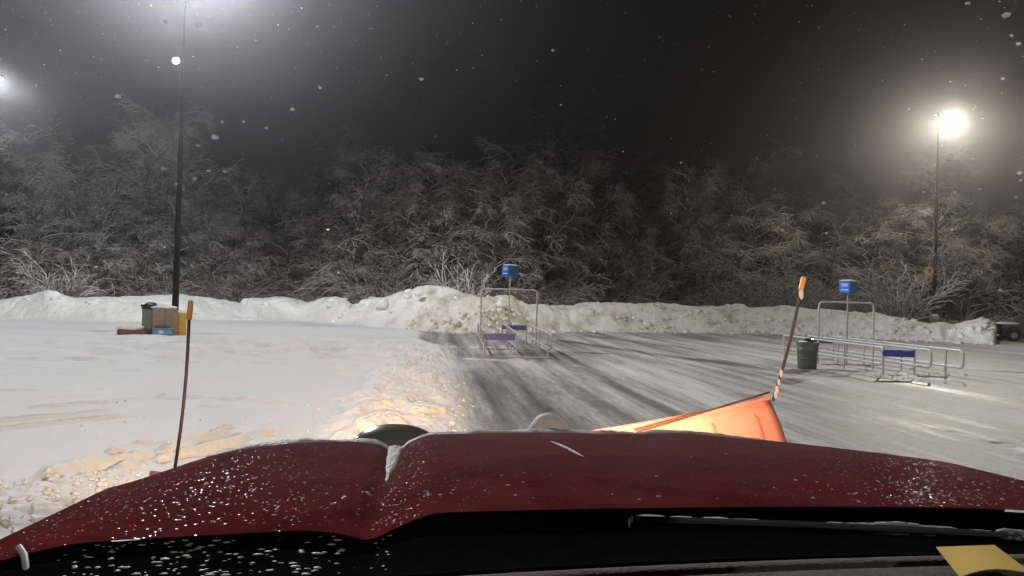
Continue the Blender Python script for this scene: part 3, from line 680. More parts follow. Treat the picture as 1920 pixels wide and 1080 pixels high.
# ------------------------------------------------------------------ cart corrals
def corral(label, px_l, px_r, D, Lc=7.8, hz=2.13, sz=2.78):
    a = at(px_l, 600, D); b = at(px_r, 600, D); a[2] = b[2] = 0
    ex = b-a; W = np.hypot(ex[0], ex[1]); yaw = R(-1.9)        # axis, clockwise-positive handled below
    mid = (a+b)/2
    t = thing('cart_corral', label, 'cart corral', (mid[0], mid[1], 0), -R(1.9), 'cart corrals on the lot')
    w = W/2; ztop, zlow = .78, .33; r = .030
    g = M['galv']
    for x in (-w, 0, w):      # three rails, each a long loop rounded at its ends
        y0 = -.75 if x > -w+.01 else 0
        lo = [(x, Lc*.5, ztop), (x, y0, ztop), (x, y0, zlow), (x, Lc*.5, zlow)]
        mbx = MB().tube(fillet(lo, .16), r, 10)
        lo = [(x, Lc*.5, ztop), (x, Lc, ztop), (x, Lc, zlow), (x, Lc*.5, zlow)]
        mbx.tube(fillet(lo, .16), r, 10); mbx.build('rail', g, t)
        for y in (.02, Lc*.33, Lc*.66, Lc-.1):
            MB().tube([(x+.005, y, 0), (x+.005, y, ztop+.03)], r*.95, 10).build('post', g, t)
    MB().tube([(-w-.1, -.02, .035), (w+.05, -.02, .035)], .022, 8).build('ground_bar', g, t)
    MB().tube([(-w-.1, 3.6, .03), (w+.05, 3.6, .03)], .022, 8).build('ground_bar', g, t)
    # blue boards, round ended
    def board(x0, x1, y, zz=.64, h=.19):
        pts = [];
        for k in range(9):
            an = math.pi/2+math.pi*k/8; pts.append((x0+.0+h/2*math.cos(an), y, zz+h/2*math.sin(an)))
        pts += [(x1, y, zz-h/2), (x1, y, zz+h/2)]
        MB().prism(pts, (0, .045, 0)).build('blue_board', M['blue'], t)
    board(-w+.04, -.05, -.07); board(.06, w-.03, Lc-.18)
    # hoop and sign
    yh = 3.9
    MB().tube(fillet([(-w-.02, yh, 0), (-w-.02, yh, hz), (w+.02, yh, hz), (w+.02, yh, 0)], .16, 8), .031, 12).build('hoop', M['galv'], t)
    MB().tube([(.0, yh-.07, 0), (.0, yh-.07, sz-.18)], .03, 12).build('sign_post', M['galv_plain'], t)
    s = MB().box((.0, yh-.07, sz), (.46, .40, .40), Matrix.Rotation(R(38), 3, 'Z'), .025).build('sign_box', M['sign_side'], t)
    rot = Matrix.Rotation(R(38), 3, 'Z')
    n = rot @ Vector((-1, 0, 0)); c = Vector((0, yh-.07, sz))+n*.232
    MB().box(c, (.006, .34, .36), rot, .002).build('sign_face', M['sign_blue'], s)
    for dz, wd in ((.09, .22), (.035, .18), (-.09, .24)):
        MB().box(c+n*.005+Vector((0, 0, dz)), (.004, wd, .03), rot).build('sign_marking', M['sign_white'], s)
    MB().blob((0, yh-.07, sz+.205), (.26, .25, .035), 4, .1, 3).build('snow_cap', M['snow'], s)
    return t
corral('galvanised cart corral with a blue sign, standing clear on the scraped lot', 910, 1029, 24.6)
c2 = corral('galvanised cart corral with a dark barrel at its side', 1656, 1778, 21.8, 6.7, 1.99, 2.48)

# ------------------------------------------------------------------ barrel
g = gnd(1513, 692)
t = thing('trash_barrel', 'dark ribbed trash barrel with an open top beside a cart corral', 'trash barrel', (g[0], g[1], 0))
MB().lathe([(.25, 0), (.262, .02), (.275, .28), (.285, .29), (.285, .32), (.277, .33), (.29, .55), (.298, .56), (.298, .59), (.292, .6), (.305, .76)], n=32).build('body', M['barrel'], t)
MB().lathe([(.307, .70), (.325, .71), (.325, .79), (.29, .80), (.29, .70)], n=32, cap=False).build('rim', M['dark_grey'], t)
MB().blob((.05, .02, .82), (.17, .16, .09), 5, .15, 3).build('bag', M['black_bag'], t)
MB().blob((-.12, .02, .795), (.14, .2, .035), 6, .15, 3).build('snow_cap', M['snow'], t)

# ------------------------------------------------------------------ bins by the pole
def base_of(px, py): g_ = gnd(px, py); return g_
gb = gnd(300, 632); DB = math.hypot(gb[0], gb[1]); sc_ = DB/F      # metres per pixel there
rzb = math.atan2(-gb[0], gb[1])
def bxy(px, dy=0.): p = gnd(px, 632); k = 1+dy/DB; return (p[0]*k, p[1]*k)
x, y = bxy(285, .40)
t = thing('grey_bin', 'grey trash bin topped with a black bag and snow', 'trash bin', (x, y, .05), rzb)
MB().box((0, 0, .60), (.72, .62, .74), None, .03).build('body', M['grey_bin'], t)
MB().box((0, 0, .11), (.66, .56, .22), None, .03).build('base', M['dark_grey'], t)
MB().box((0, 0, .985), (.77, .67, .05), None, .015).build('rim', M['dark_grey'], t)
MB().blob((-.10, -.04, 1.09), (.32, .28, .15), 7, .12, 3).build('bag', M['black_bag'], t)
MB().blob((.14, .05, 1.14), (.38, .26, .075), 8, .15, 3).build('snow_cap', M['snow'], t)
x, y = bxy(308, -.05)
t = thing('cardboard_box', 'tall tan cardboard box standing against the grey bin, snow on its top', 'box', (x, y, .05), rzb+R(4))
MB().box((0, 0, .53), (.86, .28, 1.02), None, .012).build('carton', M['card'], t)
MB().box((-.08, -.142, .32), (.52, .004, .16)).build('printed_band', M['card_print'], t)
MB().box((-.0, .0, .535), (.05, .288, 1.027)).build('tape', M['card_print'], t)
MB().blob((-.02, .03, 1.06), (.44, .17, .075), 9, .25, 3).build('snow_cap', M['snow'], t)
x, y = bxy(339, .22)
t = thing('yellow_box', 'upright yellow box between the tan carton and the pole, snow on top', 'box', (x, y, .05), rzb+R(-6))
MB().box((0, 0, .43), (.34, .46, .84), None, .012).build('carton', M['yellow'], t)
MB().box((0, 0, .43), (.346, .03, .846)).build('seam', M['card'], t)
MB().blob((.0, .0, .88), (.20, .26, .10), 10, .2, 3).build('snow_cap', M['snow'], t)
x, y = bxy(305, -.40)
t = thing('blue_tote', 'light blue plastic tote lying in the snow before the tan carton', 'tote', (x, y, .06), rzb+R(-5))
MB().box((0, 0, .15), (.66, .30, .28), None, .07).build('body', M['tote'], t)
MB().box((0, 0, .275), (.69, .33, .03), None, .012).build('lid', M['tote'], t)
MB().blob((-.06, -.148, .15), (.10, .012, .075), 2, .1, 3).build('label', M['sign_white'], t)
x, y = bxy(247, .05)
t = thing('red_crate', 'low dark red crate with a slab of snow on its lid', 'crate', (x, y, .05), rzb+R(8))
MB().box((0, 0, .12), (.95, .55, .24), None, .03).build('body', M['red_box'], t)
MB().box((-.22, -.278, .12), (.05, .01, .2)).build('latch', M['dark_grey'], t)
MB().blob((-.05, 0, .30), (.50, .33, .12), 12, .12, 3).build('snow_cap', M['snow'], t)

# ------------------------------------------------------------------ parked car at the far right
def parked_car():
    fx, fy = gxy(1886, 639)
    t = thing('parked_car', 'dark parked car nosed against the end of the snow bank', 'car', (fx, fy, 0), -YAW+R(-6))
    # along +x is rearwards; front axle at x=0
    prof = [(-.60, .42), (-.62, .62), (-.57, .84), (-.42, .96), (.55, 1.06), (1.25, 1.62), (1.6, 1.72), (2.9, 1.70), (3.55, 1.15), (3.62, .95), (3.62, .45), (3.2, .36), (-.5, .34)]
    MB().prism([(x_, -.85, z_) for x_, z_ in prof], (0, 1.7, 0)).build('body', M['car_paint'], t)
    MB().prism([(.72, -.86, 1.12), (1.30, -.86, 1.58), (1.62, -.86, 1.65), (2.85, -.86, 1.63), (3.35, -.86, 1.17)], (0, 1.72, 0)).build('window', M['car_glass'], t)
    for wx in (0, 2.75):
        for sy in (-.86, .86):
            w = bpy.data.objects.new('wheel', None); COL.objects.link(w); w.parent = t; w.location = (wx, sy, .37)
            MB().tube([(0, -.12, 0), (0, -.10, 0), (0, .10, 0), (0, .12, 0)], [.33, .37, .37, .33], 28).build('tyre', M['rubber'], w)
            MB().tube([(0, -.135, 0), (0, .135, 0)], .19, 20).build('rim', M['rim'], w)
        for sy in (-.855,):
            MB().tube([(wx-.47, sy, .38), (wx-.40, sy, .62), (wx-.2, sy, .80), (wx, sy, .84), (wx+.2, sy, .80), (wx+.40, sy, .62), (wx+.47, sy, .38)], .045, 8).build('wheel_arch', M['rubber'], t)
    MB().blob((0, 0, 1.06), (.70, .78, .09), 15, .15, 3).build('hood_snow', M['snow_dirty'], t)
    MB().box((1.5, -.87, .33), (2.0, .05, .1), None, .01).build('sill', M['rubber'], t)
    MB().box((-.57, -.55, .74), (.12, .42, .16), None, .04).build('headlight', M['car_glass'], t)
    return t
parked_car()

# ------------------------------------------------------------------ the plow truck
truck = thing('plow_truck', 'dark red truck seen over its wet hood, snow crusted along the front edge', 'truck', (0, 0, 0))
XC = .39; HW = 1.01; XL, XR = -.073, .82          # hood centre, half width, the two creases
def hood_z(X, Y):
    s = (X-XC)/HW
    z = 1.590 - .050*np.clip((Y-1.10)/.95, 0, 1.3) - .030*np.abs(s)**2.2 - .032*sstep(.80, 1.02, np.abs(s))
    z = z - .022*np.exp(-((X-XL)/.022)**2)*(.3+.7*sstep(1.15, 1.8, Y)) - .007*sstep(XL-.10, XL, X)*sstep(XL+.10, XL, X)
    z = z + .016*sstep(XL+.0, XL+.10, X)*(1-.8*sstep(.75, 1.25, X))
    z = z + .014*np.exp(-((X-(XL-.24))/.20)**2)*sstep(1.2, 1.9, Y) + .006*np.exp(-((X-.66)/.09)**2)*sstep(1.5, 2.0, Y)
    return z
def front_y(X): s = np.abs((X-XC)/HW); return 2.13 - .26*s**2 - .09*s**6
def rear_y(X): return 1.105 + .055*(X-.1) - .012*np.exp(-((X-XL)/.06)**2)
def build_hood():
    nx, ny = 190, 70
    xs = np.linspace(XC-HW, XC+HW, nx); V = np.zeros((nx, ny+14, 3))
    for i, x_ in enumerate(xs):
        yr, yf = rear_y(x_), front_y(x_); yy = np.linspace(yr, yf, ny); zz = hood_z(np.full(ny, x_), yy)
        a = np.linspace(0, 1, 15)[1:]; # roll over at the nose
        V[i, :ny, 0] = x_; V[i, :ny, 1] = yy; V[i, :ny, 2] = zz - .028*np.clip((yy-yf+.14)/.14, 0, 1)**2
        V[i, ny:, 0] = x_; V[i, ny:, 1] = yf+.10*np.sin(a*math.pi/2); V[i, ny:, 2] = V[i, ny-1, 2]-.45*a*.2-.35*(1-np.cos(a*math.pi/2))
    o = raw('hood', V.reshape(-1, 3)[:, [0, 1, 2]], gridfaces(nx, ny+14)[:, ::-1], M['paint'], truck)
    # side skirts: the fender faces below the hood's edge
    for sgn in (-1, 1):
        x0 = XC+sgn*HW; yy = np.linspace(float(rear_y(x0)), float(front_y(x0)), 30); n = 16
        VV = np.zeros((30, n, 3)); a = np.linspace(0, 1, n)
        for i, y_ in enumerate(yy):
            z0 = float(hood_z(np.array(x0), np.array(y_)))-.028*np.clip((y_-yy[-1]+.14)/.14, 0, 1)**2
            VV[i, :, 0] = x0+sgn*.07*np.sin(a*math.pi/2); VV[i, :, 1] = y_; VV[i, :, 2] = z0-.08*(1-np.cos(a*math.pi/2))-.55*a**1.6
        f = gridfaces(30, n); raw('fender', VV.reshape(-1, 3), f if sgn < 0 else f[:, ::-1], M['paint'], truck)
    return o
hood = build_hood()
def hz(x_, y_):
    return float(hood_z(np.array(x_), np.array(y_)))-.028*float(np.clip((y_-front_y(x_)+.14)/.14, 0, 1))**2
# grille and front panel below the hood nose
MB().box((XC, 1.95, .98), (1.5, .12, .46), None, .04).build('grille', M['black_plastic'], truck)
MB().box((XC, 2.12, .64), (2.0, .22, .22), None, .05).build('bumper', M['galv_plain'], truck)
# snow crust on the hood's front edge, in the creases, and its peak
def crust(name, fn, n, m_, ma=M['crust']):
    V = np.zeros((n, m_, 3)); fn(V); return raw(name, V.reshape(-1, 3), gridfaces(n, m_)[:, ::-1], ma, hood)
def front_crust(V):
    n, m_ = V.shape[:2]; xs = np.linspace(XC-.86, XC+.80, n)
    for i, x_ in enumerate(xs):
        yf = float(front_y(x_)); wv = .06+.08*float(fbm(np.array(x_*5), np.array(2.), 3, 401)); wv *= float(.45+.55*sstep(XC+.75, XC-.1, x_))
        for j in range(m_):
            v = j/(m_-1); y_ = yf-.02-wv*(1-v); h = math.sin(math.pi*min(max(v, 0), 1))**.5*(.007+.014*float(fbm(np.array(x_*22), np.array(y_*22), 3, 402)))
            zz = hz(x_, min(y_, yf)); V[i, j] = (x_, y_, zz+h-.006-(max(0, y_-yf)*.9))
crust('snow_crust', front_crust, 260, 9)
def crease(xg, y0, y1, w0, w1):
    def fn(V):
        n, m_ = V.shape[:2]
        for i in range(n):
            t_ = i/(n-1); y_ = y0+(y1-y0)*t_; w = (w0*(1-t_)+w1*t_)*(.8+.5*float(fbm(np.array(y_*14), np.array(xg), 3, 405)))
            for j in range(m_):
                v = j/(m_-1)*2-1; x_ = xg+v*w; V[i, j] = (x_, y_, hz(x_, y_)+(1-v*v)*(.020*(t_+.25))*(.6+.8*float(fbm(np.array(x_*40), np.array(y_*30), 3, 406)))-.003)
    return fn
crust('snow_crust', crease(XL, 1.56, 2.09, .004, .025), 50, 9)
def ridge_between(pa_, pb_, w):
    def fn(V):
        n, m_ = V.shape[:2]; ax, ay = pa_; bx, by = pb_; L = math.hypot(bx-ax, by-ay); nx_, ny_ = -(by-ay)/L, (bx-ax)/L
        for i in range(n):
            t_ = i/(n-1)
            for j in range(m_):
                v = j/(m_-1)*2-1; ww = w*(.5+fbm(np.array(t_*9), np.array(1.), 2, 409)); x_ = ax+(bx-ax)*t_+nx_*v*ww; y_ = ay+(by-ay)*t_+ny_*v*ww
                V[i, j] = (x_, y_, hz(x_, y_)+(1-v*v)*.006*math.sin(math.pi*(.08+.84*t_))-.002)
    return fn
def hood_hit(px, py):
    """where a line of sight meets the hood"""
    lo, hi = .8, 2.6; q = ray(px, py)
    for k in range(200):
        s_ = lo+(hi-lo)*k/199; p = CAM+q*s_
        if p[1] > 1.0 and p[2] <= hz(p[0], p[1]): return (p[0], p[1])
    p = CAM+q*2.1; return (p[0], p[1])
crust('snow_crust', ridge_between(hood_hit(1030, 826), hood_hit(1098, 858), .0035), 30, 7)
pk = at(1030, 806, 2.12)
MB().blob((pk[0], pk[1], pk[2]-.012), (.058, .045, .056), 21, .12, 4).build('snow_peak', M['crust'], hood)
MB().blob((pk[0]-.05, pk[1], pk[2]-.03), (.085, .045, .032), 22, .2, 4).build('snow_peak', M['crust'], hood)

# ice beads on the hood and flecks on the cowl
def beads(name, pts, rs, ma, parent, flat=.55, wide=1.):
    n = 8; rings = [(1, 0), (.88, .5), (.5, .87), (.0, 1.0)]
    base = np.array([(math.cos(2*math.pi*k/n)*r, math.sin(2*math.pi*k/n)*r, z*flat*1.6) for r, z in rings for k in range(n)])
    f = gridfaces(4, n, wrap=True); V = []; FA = []
    for i, (p, r) in enumerate(zip(pts, rs)):
        V.append(base*np.array([r*wide*RNG.uniform(.8, 1.5), r*RNG.uniform(.8, 1.3), r])+p); FA.append(f[:, ::-1]+i*len(base))
    return tag(raw(name, np.concatenate(V), np.concatenate(FA), ma, parent), kind='stuff')
PB, RB = [], []
for (cx, cy, sx0, sy0, n) in [(760, 935, 45, 45, 170), (800, 950, 130, 35, 190), (540, 935, 120, 30, 220), (560, 945, 40, 16, 60), (1000, 930, 180, 40, 110), (1750, 925, 75, 30, 420), (1740, 940, 45, 12, 160), (1660, 925, 130, 35, 160), (350, 960, 160, 40, 50), (1250, 920, 250, 40, 60), (735, 970, 12, 25, 60), (1880, 905, 60, 20, 50)]:
    for k in range(int(n*.5)):
        px, py = RNG.normal(cx, sx0), RNG.normal(cy, sy0); h_ = hood_hit(px, py)
        if not (rear_y(h_[0])+.01 < h_[1] < front_y(h_[0])-.05) or abs(h_[0]-XC) > .98: continue
        PB.append((h_[0], h_[1], hz(*h_)-.0005)); RB.append(.0008+.0024*RNG.random()**3)
beads('ice_beads', PB, RB, M['ice'], hood)

# cowl, wipers, windshield foot, dashboard
def sheet(name, rows, ma, parent=truck, th=.0):
    V = np.array(rows); return raw(name, V.reshape(-1, 3), gridfaces(V.shape[0], V.shape[1])[:, ::-1], ma, parent)
xs = np.linspace(XC-1.05, XC+1.08, 80); rows = []
def cowl_rear(x_): return .775+.10*(x_-.15)-.06*(x_-.15)**2
def cowl_front(x_): xc_ = float(np.clip(x_, XC-HW, XC+HW)); yr = float(rear_y(xc_))+.02; return yr, hz(xc_, yr)-.007
def cowl_xyz(x_, t_):
    yr, zr = cowl_front(x_); return np.array((x_, yr+(cowl_rear(x_)-yr)*t_, zr+(1.640-.03*(x_-.3)**2-zr)*t_-.035*math.sin(math.pi*t_)-.0))
for k, t_ in enumerate(np.linspace(0, 1, 12)):
    rows.append([cowl_xyz(x_, t_) for x_ in xs])
cowl = sheet('cowl', rows, M['black_plastic'])
MB().box((XC, 1.02, 1.18), (2.02, .22, .56), None, .03).build('firewall', M['black_plastic'], truck)
# wipers lying on the cowl
def wiper(pts, nm='wiper'):
    P_ = [tuple(p) for p in pts]; w = MB().tube(P_, [.006]*len(P_), 8).build(nm, M['rubber'], truck)
    MB().tube([(p[0], p[1]-.012, p[2]+.008) for p in P_], [.004]*len(P_), 6).build('wiper_arm', M['black_gloss'], w); return w
wr = wiper([at(px, py, D) for px, py, D in [(1180, 980, .95), (1320, 984, .96), (1500, 990, .98), (1700, 999, 1.0), (1930, 1012, 1.03)]])
S_ = MB()
for k in range(95):
    t_ = RNG.random()**.7; px = 1190+740*t_; py = 970+.049*(px-1180)+RNG.normal(0, 1.2); p = at(px, py-3, .95+.07*t_)
    big = .35+1.5*math.exp(-((px-1700)/90)**2)+1.3*math.exp(-((px-1900)/40)**2)
    S_.blob(tuple(p), (.015*RNG.uniform(.5, 1.6), .008, .0042*big*RNG.uniform(.5, 1.3)), k, .25, 2)
S_.build('wiper_snow', M['flake'], wr)
# flecks of ice on the cowl
PF, RF = [], []
for k in range(330):
    px = RNG.uniform(110, 740); py = RNG.uniform(1000, 1085)+(360-px)*.03; p = None
    q = ray(px, py)
    best = None
    for D in np.linspace(.6, 1.4, 160):
        c_ = CAM+q*D
        if xs[0] < c_[0] < xs[-1]:
            yr = cowl_front(c_[0])[0]; ye = cowl_rear(c_[0]); t_ = (c_[1]-yr)/(ye-yr)
            if 0 <= t_ <= 1 and c_[2] <= cowl_xyz(c_[0], t_)[2]: best = cowl_xyz(c_[0], t_); break
    if best is None or RNG.random() > .35+.65*float(vnoise(np.array(px*.02), np.array(py*.05), 77)): continue
    PF.append(best); RF.append(.0010+.0016*RNG.random()**1.5)
if PF:
    fk = beads('ice_flecks', PF, RF, M['fleck'], cowl, .35, 1.9)
# pale strip at the hood's rear corner
a, b2 = at(36, 1026, 1.04), at(50, 1074, .98)
MB().tube([a, (a+b2)/2+np.array([.002, 0, .004]), b2], [.004, .0045, .004], 8).build('washer_hose', M['strip'], truck)
# dashboard
rows2 = []
def dash_y(x_): return .735+.11*(x_-.1)-.05*(x_-.15)**2
def dash_zz(x_, t_): return 1.648-.02*(x_-.3)**2+.014*math.sin(math.pi*min(1, t_*1.2))-.10*t_**4-.010*math.exp(-((t_-.055)/.016)**2)*float(sstep(.05, .16, x_))
for t_ in np.concatenate([np.linspace(0, .12, 22), np.linspace(.14, 1, 14)]):
    rows2.append([(x_, dash_y(x_)-.50*t_, dash_zz(x_, t_)) for x_ in np.linspace(XC-.95, XC+1.0, 70)])
rows2.insert(0, [(p_[0], p_[1]+.006, p_[2]-.05) for p_ in rows2[0]])
dash = sheet('dashboard', rows2, M['dash'])
def dash_pt(px, py):
    q = ray(px, py)
    for D in np.linspace(.3, 1.0, 400):
        c_ = CAM+q*D; t_ = (dash_y(c_[0])-c_[1])/.50
        if 0 <= t_ <= 1 and c_[2] <= dash_zz(c_[0], t_)+.0: return np.array([c_[0], c_[1], max(dash_zz(c_[0], t_), 1.64)+.003])
    c_ = CAM+q*.75; return c_
nq = [gnd(1755, 1033, 1.662), gnd(1864, 1029, 1.662), gnd(1935, 1076, 1.662), gnd(1800, 1090, 1.662)]
V = [];
for i in range(9):
    for j in range(9):
        u_, v_ = i/8, j/8; p = (nq[0]*(1-u_)+nq[1]*u_)*(1-v_)+(nq[3]*(1-u_)+nq[2]*u_)*v_; V.append(p+np.array([0, 0, .004+.004*math.sin(u_*4)*v_]))
V = np.array(V); V2 = np.concatenate([V, V-np.array([0, 0, .0008])]); f = gridfaces(9, 9); note = raw('paper_note', V2, np.concatenate([f, f[:, ::-1]+81]), M['note'])
tag(note, 'yellow paper note lying on the dark dashboard', 'paper note')

# the cab around the viewer: roof, rear wall and doors, all outside the frame
cab = MB().box((XC, -.42, 2.27), (1.62, 1.75, .06), None, .02).build('roof', M['paint'], truck)
MB().box((XC, -1.27, 1.55), (1.62, .06, 1.40), None, .02).build('rear_wall', M['dash'], truck)
for sg_ in (-1, 1):
    MB().box((XC+sg_*.92, -.25, 1.15), (.08, 1.9, .75), None, .03).build('door', M['paint'], truck)
    MB().tube([(XC+sg_*.88, .72, 1.56), (XC+sg_*.80, .45, 2.25)], .035, 8).build('windshield_pillar', M['paint'], truck)
# ------------------------------------------------------------------ snow plow
pl = thing('snow_plow', 'orange snow plow blade carried angled before the red hood, marker rods at both ends', 'snow plow', (0, 0, 0))
Ltop = at(281, 893, 3.30); Rtop = at(1452, 746, 4.75)
nb_, nh = 60, 18; V = np.zeros((nb_, nh, 3)); ax = (Rtop-Ltop); ax[2] = 0; nrm = np.array([-ax[1], ax[0], 0]); nrm /= np.linalg.norm(nrm)   # forward
for i in range(nb_):
    s_ = i/(nb_-1); top = Ltop*(1-s_)+Rtop*s_; flare = .10*(abs(2*s_-1)**2.2)
    zt = (1.09+.0*s_)*(1-s_)+1.335*s_ - .11*math.sin(math.pi*s_)**.8; zt = zt+.045*math.sin(math.pi*s_)
    if s_ == 0: zt = Ltop[2]
    for j in range(nh):
        v = j/(nh-1); hgt = .78
        fwd = .12*(2*v-1)**2 - .06 + .10*(1-v)*0
        V[i, j] = (top[0]+nrm[0]*fwd, top[1]+nrm[1]*fwd, zt-hgt*v)
    ee = max(0, (s_-.9)/.1); V[i, :, 0] += ax[0]/np.linalg.norm(ax)*ee*np.linspace(0, .16, nh); V[i, :, 1] += ax[1]/np.linalg.norm(ax)*ee*np.linspace(0, .16, nh)
zt_line = V[:, 0, :].copy()
bo = raw('moldboard', V.reshape(-1, 3), gridfaces(nb_, nh), M['blade'], pl)
so = bo.modifiers.new('thick', 'SOLIDIFY'); so.thickness = .012
def bp_(s_, v, back=0.):
    i = s_*(nb_-1); a = int(min(i, nb_-2)); f_ = i-a; j = v*(nh-1); c_ = int(min(j, nh-2)); g_ = j-c_
    p = (V[a, c_]*(1-f_)+V[a+1, c_]*f_)*(1-g_)+(V[a, c_+1]*(1-f_)+V[a+1, c_+1]*f_)*g_; return p-nrm*back
MB().tube([bp_(k/20, .0, .012) for k in range(21)], .014, 8).build('top_edge', M['blade'], pl)
MB().tube([tuple(at(1195+247*k/12, 810-74*k/12, 4.12+.50*k/12)) for k in range(13)], .007, 6).build('cable', M['blade_dark'], pl)
for s_ in (.12, .3, .5, .68, .865, .955):
    rb = MB()
    pts = [bp_(s_, v, .005) for v in np.linspace(0.05, 1, 10)]; bk = [bp_(s_, v, .028) for v in np.linspace(.10, 1, 10)]
    rb.prism([Vector(p) for p in pts]+[Vector(p) for p in bk[::-1]], Vector(ax/np.linalg.norm(ax)*.014)); rb.build('rib', M['rib'], pl, smooth=False)
MB().tube([bp_(k/20, .62, .07) for k in range(1, 20)], .045, 8).build('crossbar', M['blade_dark'], pl)
MB().prism([Vector(bp_(0, .97, .01)), Vector(bp_(1, .97, .01)), Vector(bp_(1, .97, .01))-Vector((0, 0, .14)), Vector(bp_(0, .97, .01))-Vector((0, 0, .14))], Vector(nrm*.02)).build('cutting_edge', M['blade_dark'], pl)
mid_ = bp_(.5, .8, .1)
for sx0 in (-.35, .35):
    MB().tube([(XC+sx0, 2.2, .62), tuple(mid_+ax*sx0*.15)], .05, 8).build('push_arm', M['blade_dark'], pl)
def marker(base, top, r=.011):
    base, top = np.array(base), np.array(top); n = 7
    P_ = [base+(top-base)*k/n+np.array([.012*math.sin(k*.5), 0, 0]) for k in range(n)]+[top-(top-base)*.10]
    o = MB().tube(P_, r, 10).build('marker_rod', M['marker'], pl)
    q = top-(top-base)*.11; MB().tube([q, q+(top-q)*.03, q+(top-q)*.9, top], [r*1.1, r*1.7, r*1.7, r*1.1], 12).build('marker_tip', M['tip'], o)
    return o
ml = marker(at(325, 897, 3.36), at(358, 563, 3.40), .0068)
mr_ = marker(at(1449, 752, 4.70), at(1508, 519, 4.78), .0095)
for k, (tt, ss) in enumerate([(.22, .010), (.15, .009), (.09, .011), (.05, .010), (.86, .013)]):
    b0, b1 = at(1449, 752, 4.70), at(1508, 519, 4.78); p = b0+(b1-b0)*tt+np.array([.004, -.01, 0])
    MB().blob(tuple(p), (ss*1.1, ss, ss*2.6), k, .2, 2).build('clinging_snow', M['crust'], mr_)

# the plow's own headlamps, before the hood
def plow_lamp(px, py, D, wpx, hpx, label=None):
    c = at(px, py, D); w = wpx*D/F/2; h = hpx*D/F
    n = 40; prof = []; b = MB(); bm_ = bmesh.new(); bmesh.ops.create_uvsphere(bm_, u_segments=36, v_segments=20, radius=1)
    for v in bm_.verts:
        p = v.co.copy(); sx0 = abs(p.x)**.9*(1 if p.x > 0 else -1)
        v.co = Vector((c[0]+sx0*w, c[1]+p.y*.10*(1 if p.y < 0 else .5), c[2]-h+p.z*h))
    b._add(bm_); o = b.build('plow_lamp', M['black_gloss'], pl)
    MB().blob((c[0], c[1]+.055, c[2]-h), (w*.86, .02, h*.8), 1, 0, 3).build('lens', M['halogen'], o)
    MB().tube([(c[0], c[1], c[2]-2*h+.02), (c[0], c[1], .62)], .02, 8).build('lamp_post', M['blade_dark'], pl)
    return (c[0], c[1]+.12, c[2]-h)
lampL = plow_lamp(742, 795, 2.36, 172, 52)
lampR = plow_lamp(1270, 822, 2.36, 172, 52)
def spot(name, loc, tgt, watts, col, ang, blend=.6, size=.05):
    l = bpy.data.lights.new(name, 'SPOT'); l.energy = watts; l.color = col; l.spot_size = R(ang); l.spot_blend = blend; l.shadow_soft_size = size
    o = bpy.data.objects.new(name, l); COL.objects.link(o); o.location = loc
    o.rotation_euler = (Vector(tgt)-Vector(loc)).to_track_quat('-Z', 'Y').to_euler(); o.parent = pl; return o
WARM = (1.0, .66, .40)
spot('plow_lamp_beam', lampL, (-4.6, 17, 1.05), 1900, WARM, 56, 1.0)
spot('plow_lamp_beam', lampL, (-.6, 17, 1.25), 4600, (1.0, .58, .32), 31, 1.0)
spot('plow_lamp_beam', lampR, tuple(at(1165, 812, 4.2)), 1300, WARM, 46, 1.0)
spot('plow_lamp_beam', lampR, tuple(at(1300, 800, 4.3)), 420, WARM, 120, 1.0)

# ------------------------------------------------------------------ falling snow
def flakes():
    P_, S = [], []
    for px, py, d in [(1887, 28, 19), (1880, 148, 9), (1815, 6, 9), (1897, 67, 9), (1910, 82, 9), (1823, 298, 8), (1544, 380, 8), (1905, 370, 9), (1910, 325, 11), (1838, 354, 7), (1790, 360, 7), (1914, 338, 8), (1785, 430, 6), (1550, 437, 6), (1822, 382, 6), (1875, 543, 6), (1732, 360, 7),
                      (221, 181, 12), (310, 41, 10), (374, 47, 10), (404, 257, 14), (371, 273, 9), (307, 316, 11), (421, 321, 10), (500, 240, 9), (457, 228, 9), (417, 229, 8), (392, 320, 8), (365, 335, 9), (330, 345, 9), (1037, 95, 8), (790, 148, 9), (548, 205, 9), (600, 165, 8)]:
        D = random.uniform(3.2, 4.6); P_.append(at(px, py, D)); S.append(d*.36*D/F)
    for k in range(3600):
        D = 4+42*RNG.random()**.6; p = at(RNG.uniform(-60, 1980), RNG.uniform(-40, 700), D)
        if p[2] > .3: P_.append(p); S.append(.003+.004*RNG.random())
    o = scatter_lumps('falling_snow', P_, S, M['flake'], 'loose snowflakes drifting through the night air'); return o
flakes()

# ------------------------------------------------------------------ haze
M['haze'] = bpy.data.materials.new('haze'); M['haze'].use_nodes = True; nt = M['haze'].node_tree; nt.nodes.clear()
out = nt.nodes.new('ShaderNodeOutputMaterial'); pv = nt.nodes.new('ShaderNodeVolumePrincipled')
pv.inputs['Color'].default_value = (.90, .87, .87, 1); pv.inputs['Density'].default_value = .0007; pv.inputs['Anisotropy'].default_value = .87
nt.links.new(pv.outputs[0], out.inputs['Volume'])
hzb = MB().box((0, 0, 12.5), (250, 250, 28)).build('haze', M['haze'], None, smooth=False); tag(hzb, 'thin snowy haze glowing around the parking lot lamps', kind='stuff')

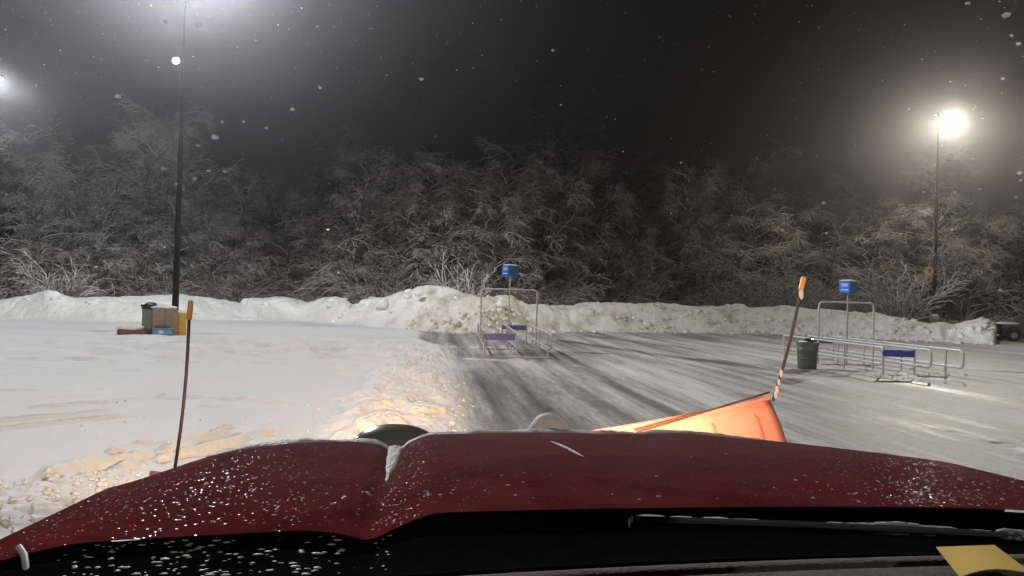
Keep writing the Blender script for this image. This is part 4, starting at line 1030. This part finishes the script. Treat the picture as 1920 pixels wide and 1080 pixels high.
# ------------------------------------------------------------------ lights and world
COOL = (.90, .94, 1.0); NEUT = (1.0, .95, .80)
batwing('lot_lamp', lamp_pos(pA[0], pA[1], -YAW, 0, .5, HP+.95), 2350, COOL, (.15, -.99), .065)
batwing('lot_lamp', lamp_pos(pA[0], pA[1], -YAW, math.pi, .5, HP+.95), 2350, COOL, (-.1, -.99), .065)
batwing('lot_lamp', lamp_pos(pB[0], pB[1], -YAW, 0, .35, 15.5), 1700, NEUT, (-.45, -.9), .03, -.05, .55)
batwing('lot_lamp', lamp_pos(pC[0], pC[1], -YAW, 0, .35, 16.), 650, COOL, (.5, -.87), .015, -.1, .5)
for (qx, qy, pw, cl, lb) in ((-11., -20., 1000, (1.0, .89, .74), 'dark light pole standing behind the truck on the snowy side'), (19., -17., 620, NEUT, 'dark light pole standing behind the truck on the scraped side')):
    light_pole(lb, qx, qy, math.pi/2, [0], M['led_warm'], arm=.35)
    batwing('lot_lamp', lamp_pos(qx, qy, math.pi/2, 0, .35), pw, cl, (0, 1), .6)
w = bpy.data.worlds.new('World'); SC.world = w; w.use_nodes = True; nt = w.node_tree; bg = nt.nodes['Background']
sky = nt.nodes.new('ShaderNodeTexSky'); sky.sky_type = 'NISHITA'; sky.sun_disc = False; sky.sun_elevation = R(-6); sky.sun_rotation = R(200)
hs = nt.nodes.new('ShaderNodeHueSaturation'); hs.inputs['Saturation'].default_value = .15; nt.links.new(sky.outputs[0], hs.inputs['Color'])
ad = nt.nodes.new('ShaderNodeMix'); ad.data_type = 'RGBA'; ad.blend_type = 'ADD'; ad.inputs[0].default_value = 1; ad.inputs[7].default_value = (.05, .042, .037, 1)
nt.links.new(hs.outputs[0], ad.inputs[6]); nt.links.new(ad.outputs[2], bg.inputs[0]); bg.inputs[1].default_value = .06
SC.view_settings.view_transform = 'Standard'; SC.view_settings.look = 'None'; SC.view_settings.exposure = 0; SC.view_settings.gamma = 1
SC.render.engine = 'CYCLES'; cy = SC.cycles
cy.use_denoising = True; cy.max_bounces = 5; cy.diffuse_bounces = 3; cy.glossy_bounces = 3; cy.volume_bounces = 0; cy.transmission_bounces = 2; cy.sample_clamp_indirect = 4; cy.sample_clamp_direct = 0
cy.use_adaptive_sampling = True; cy.adaptive_threshold = .02
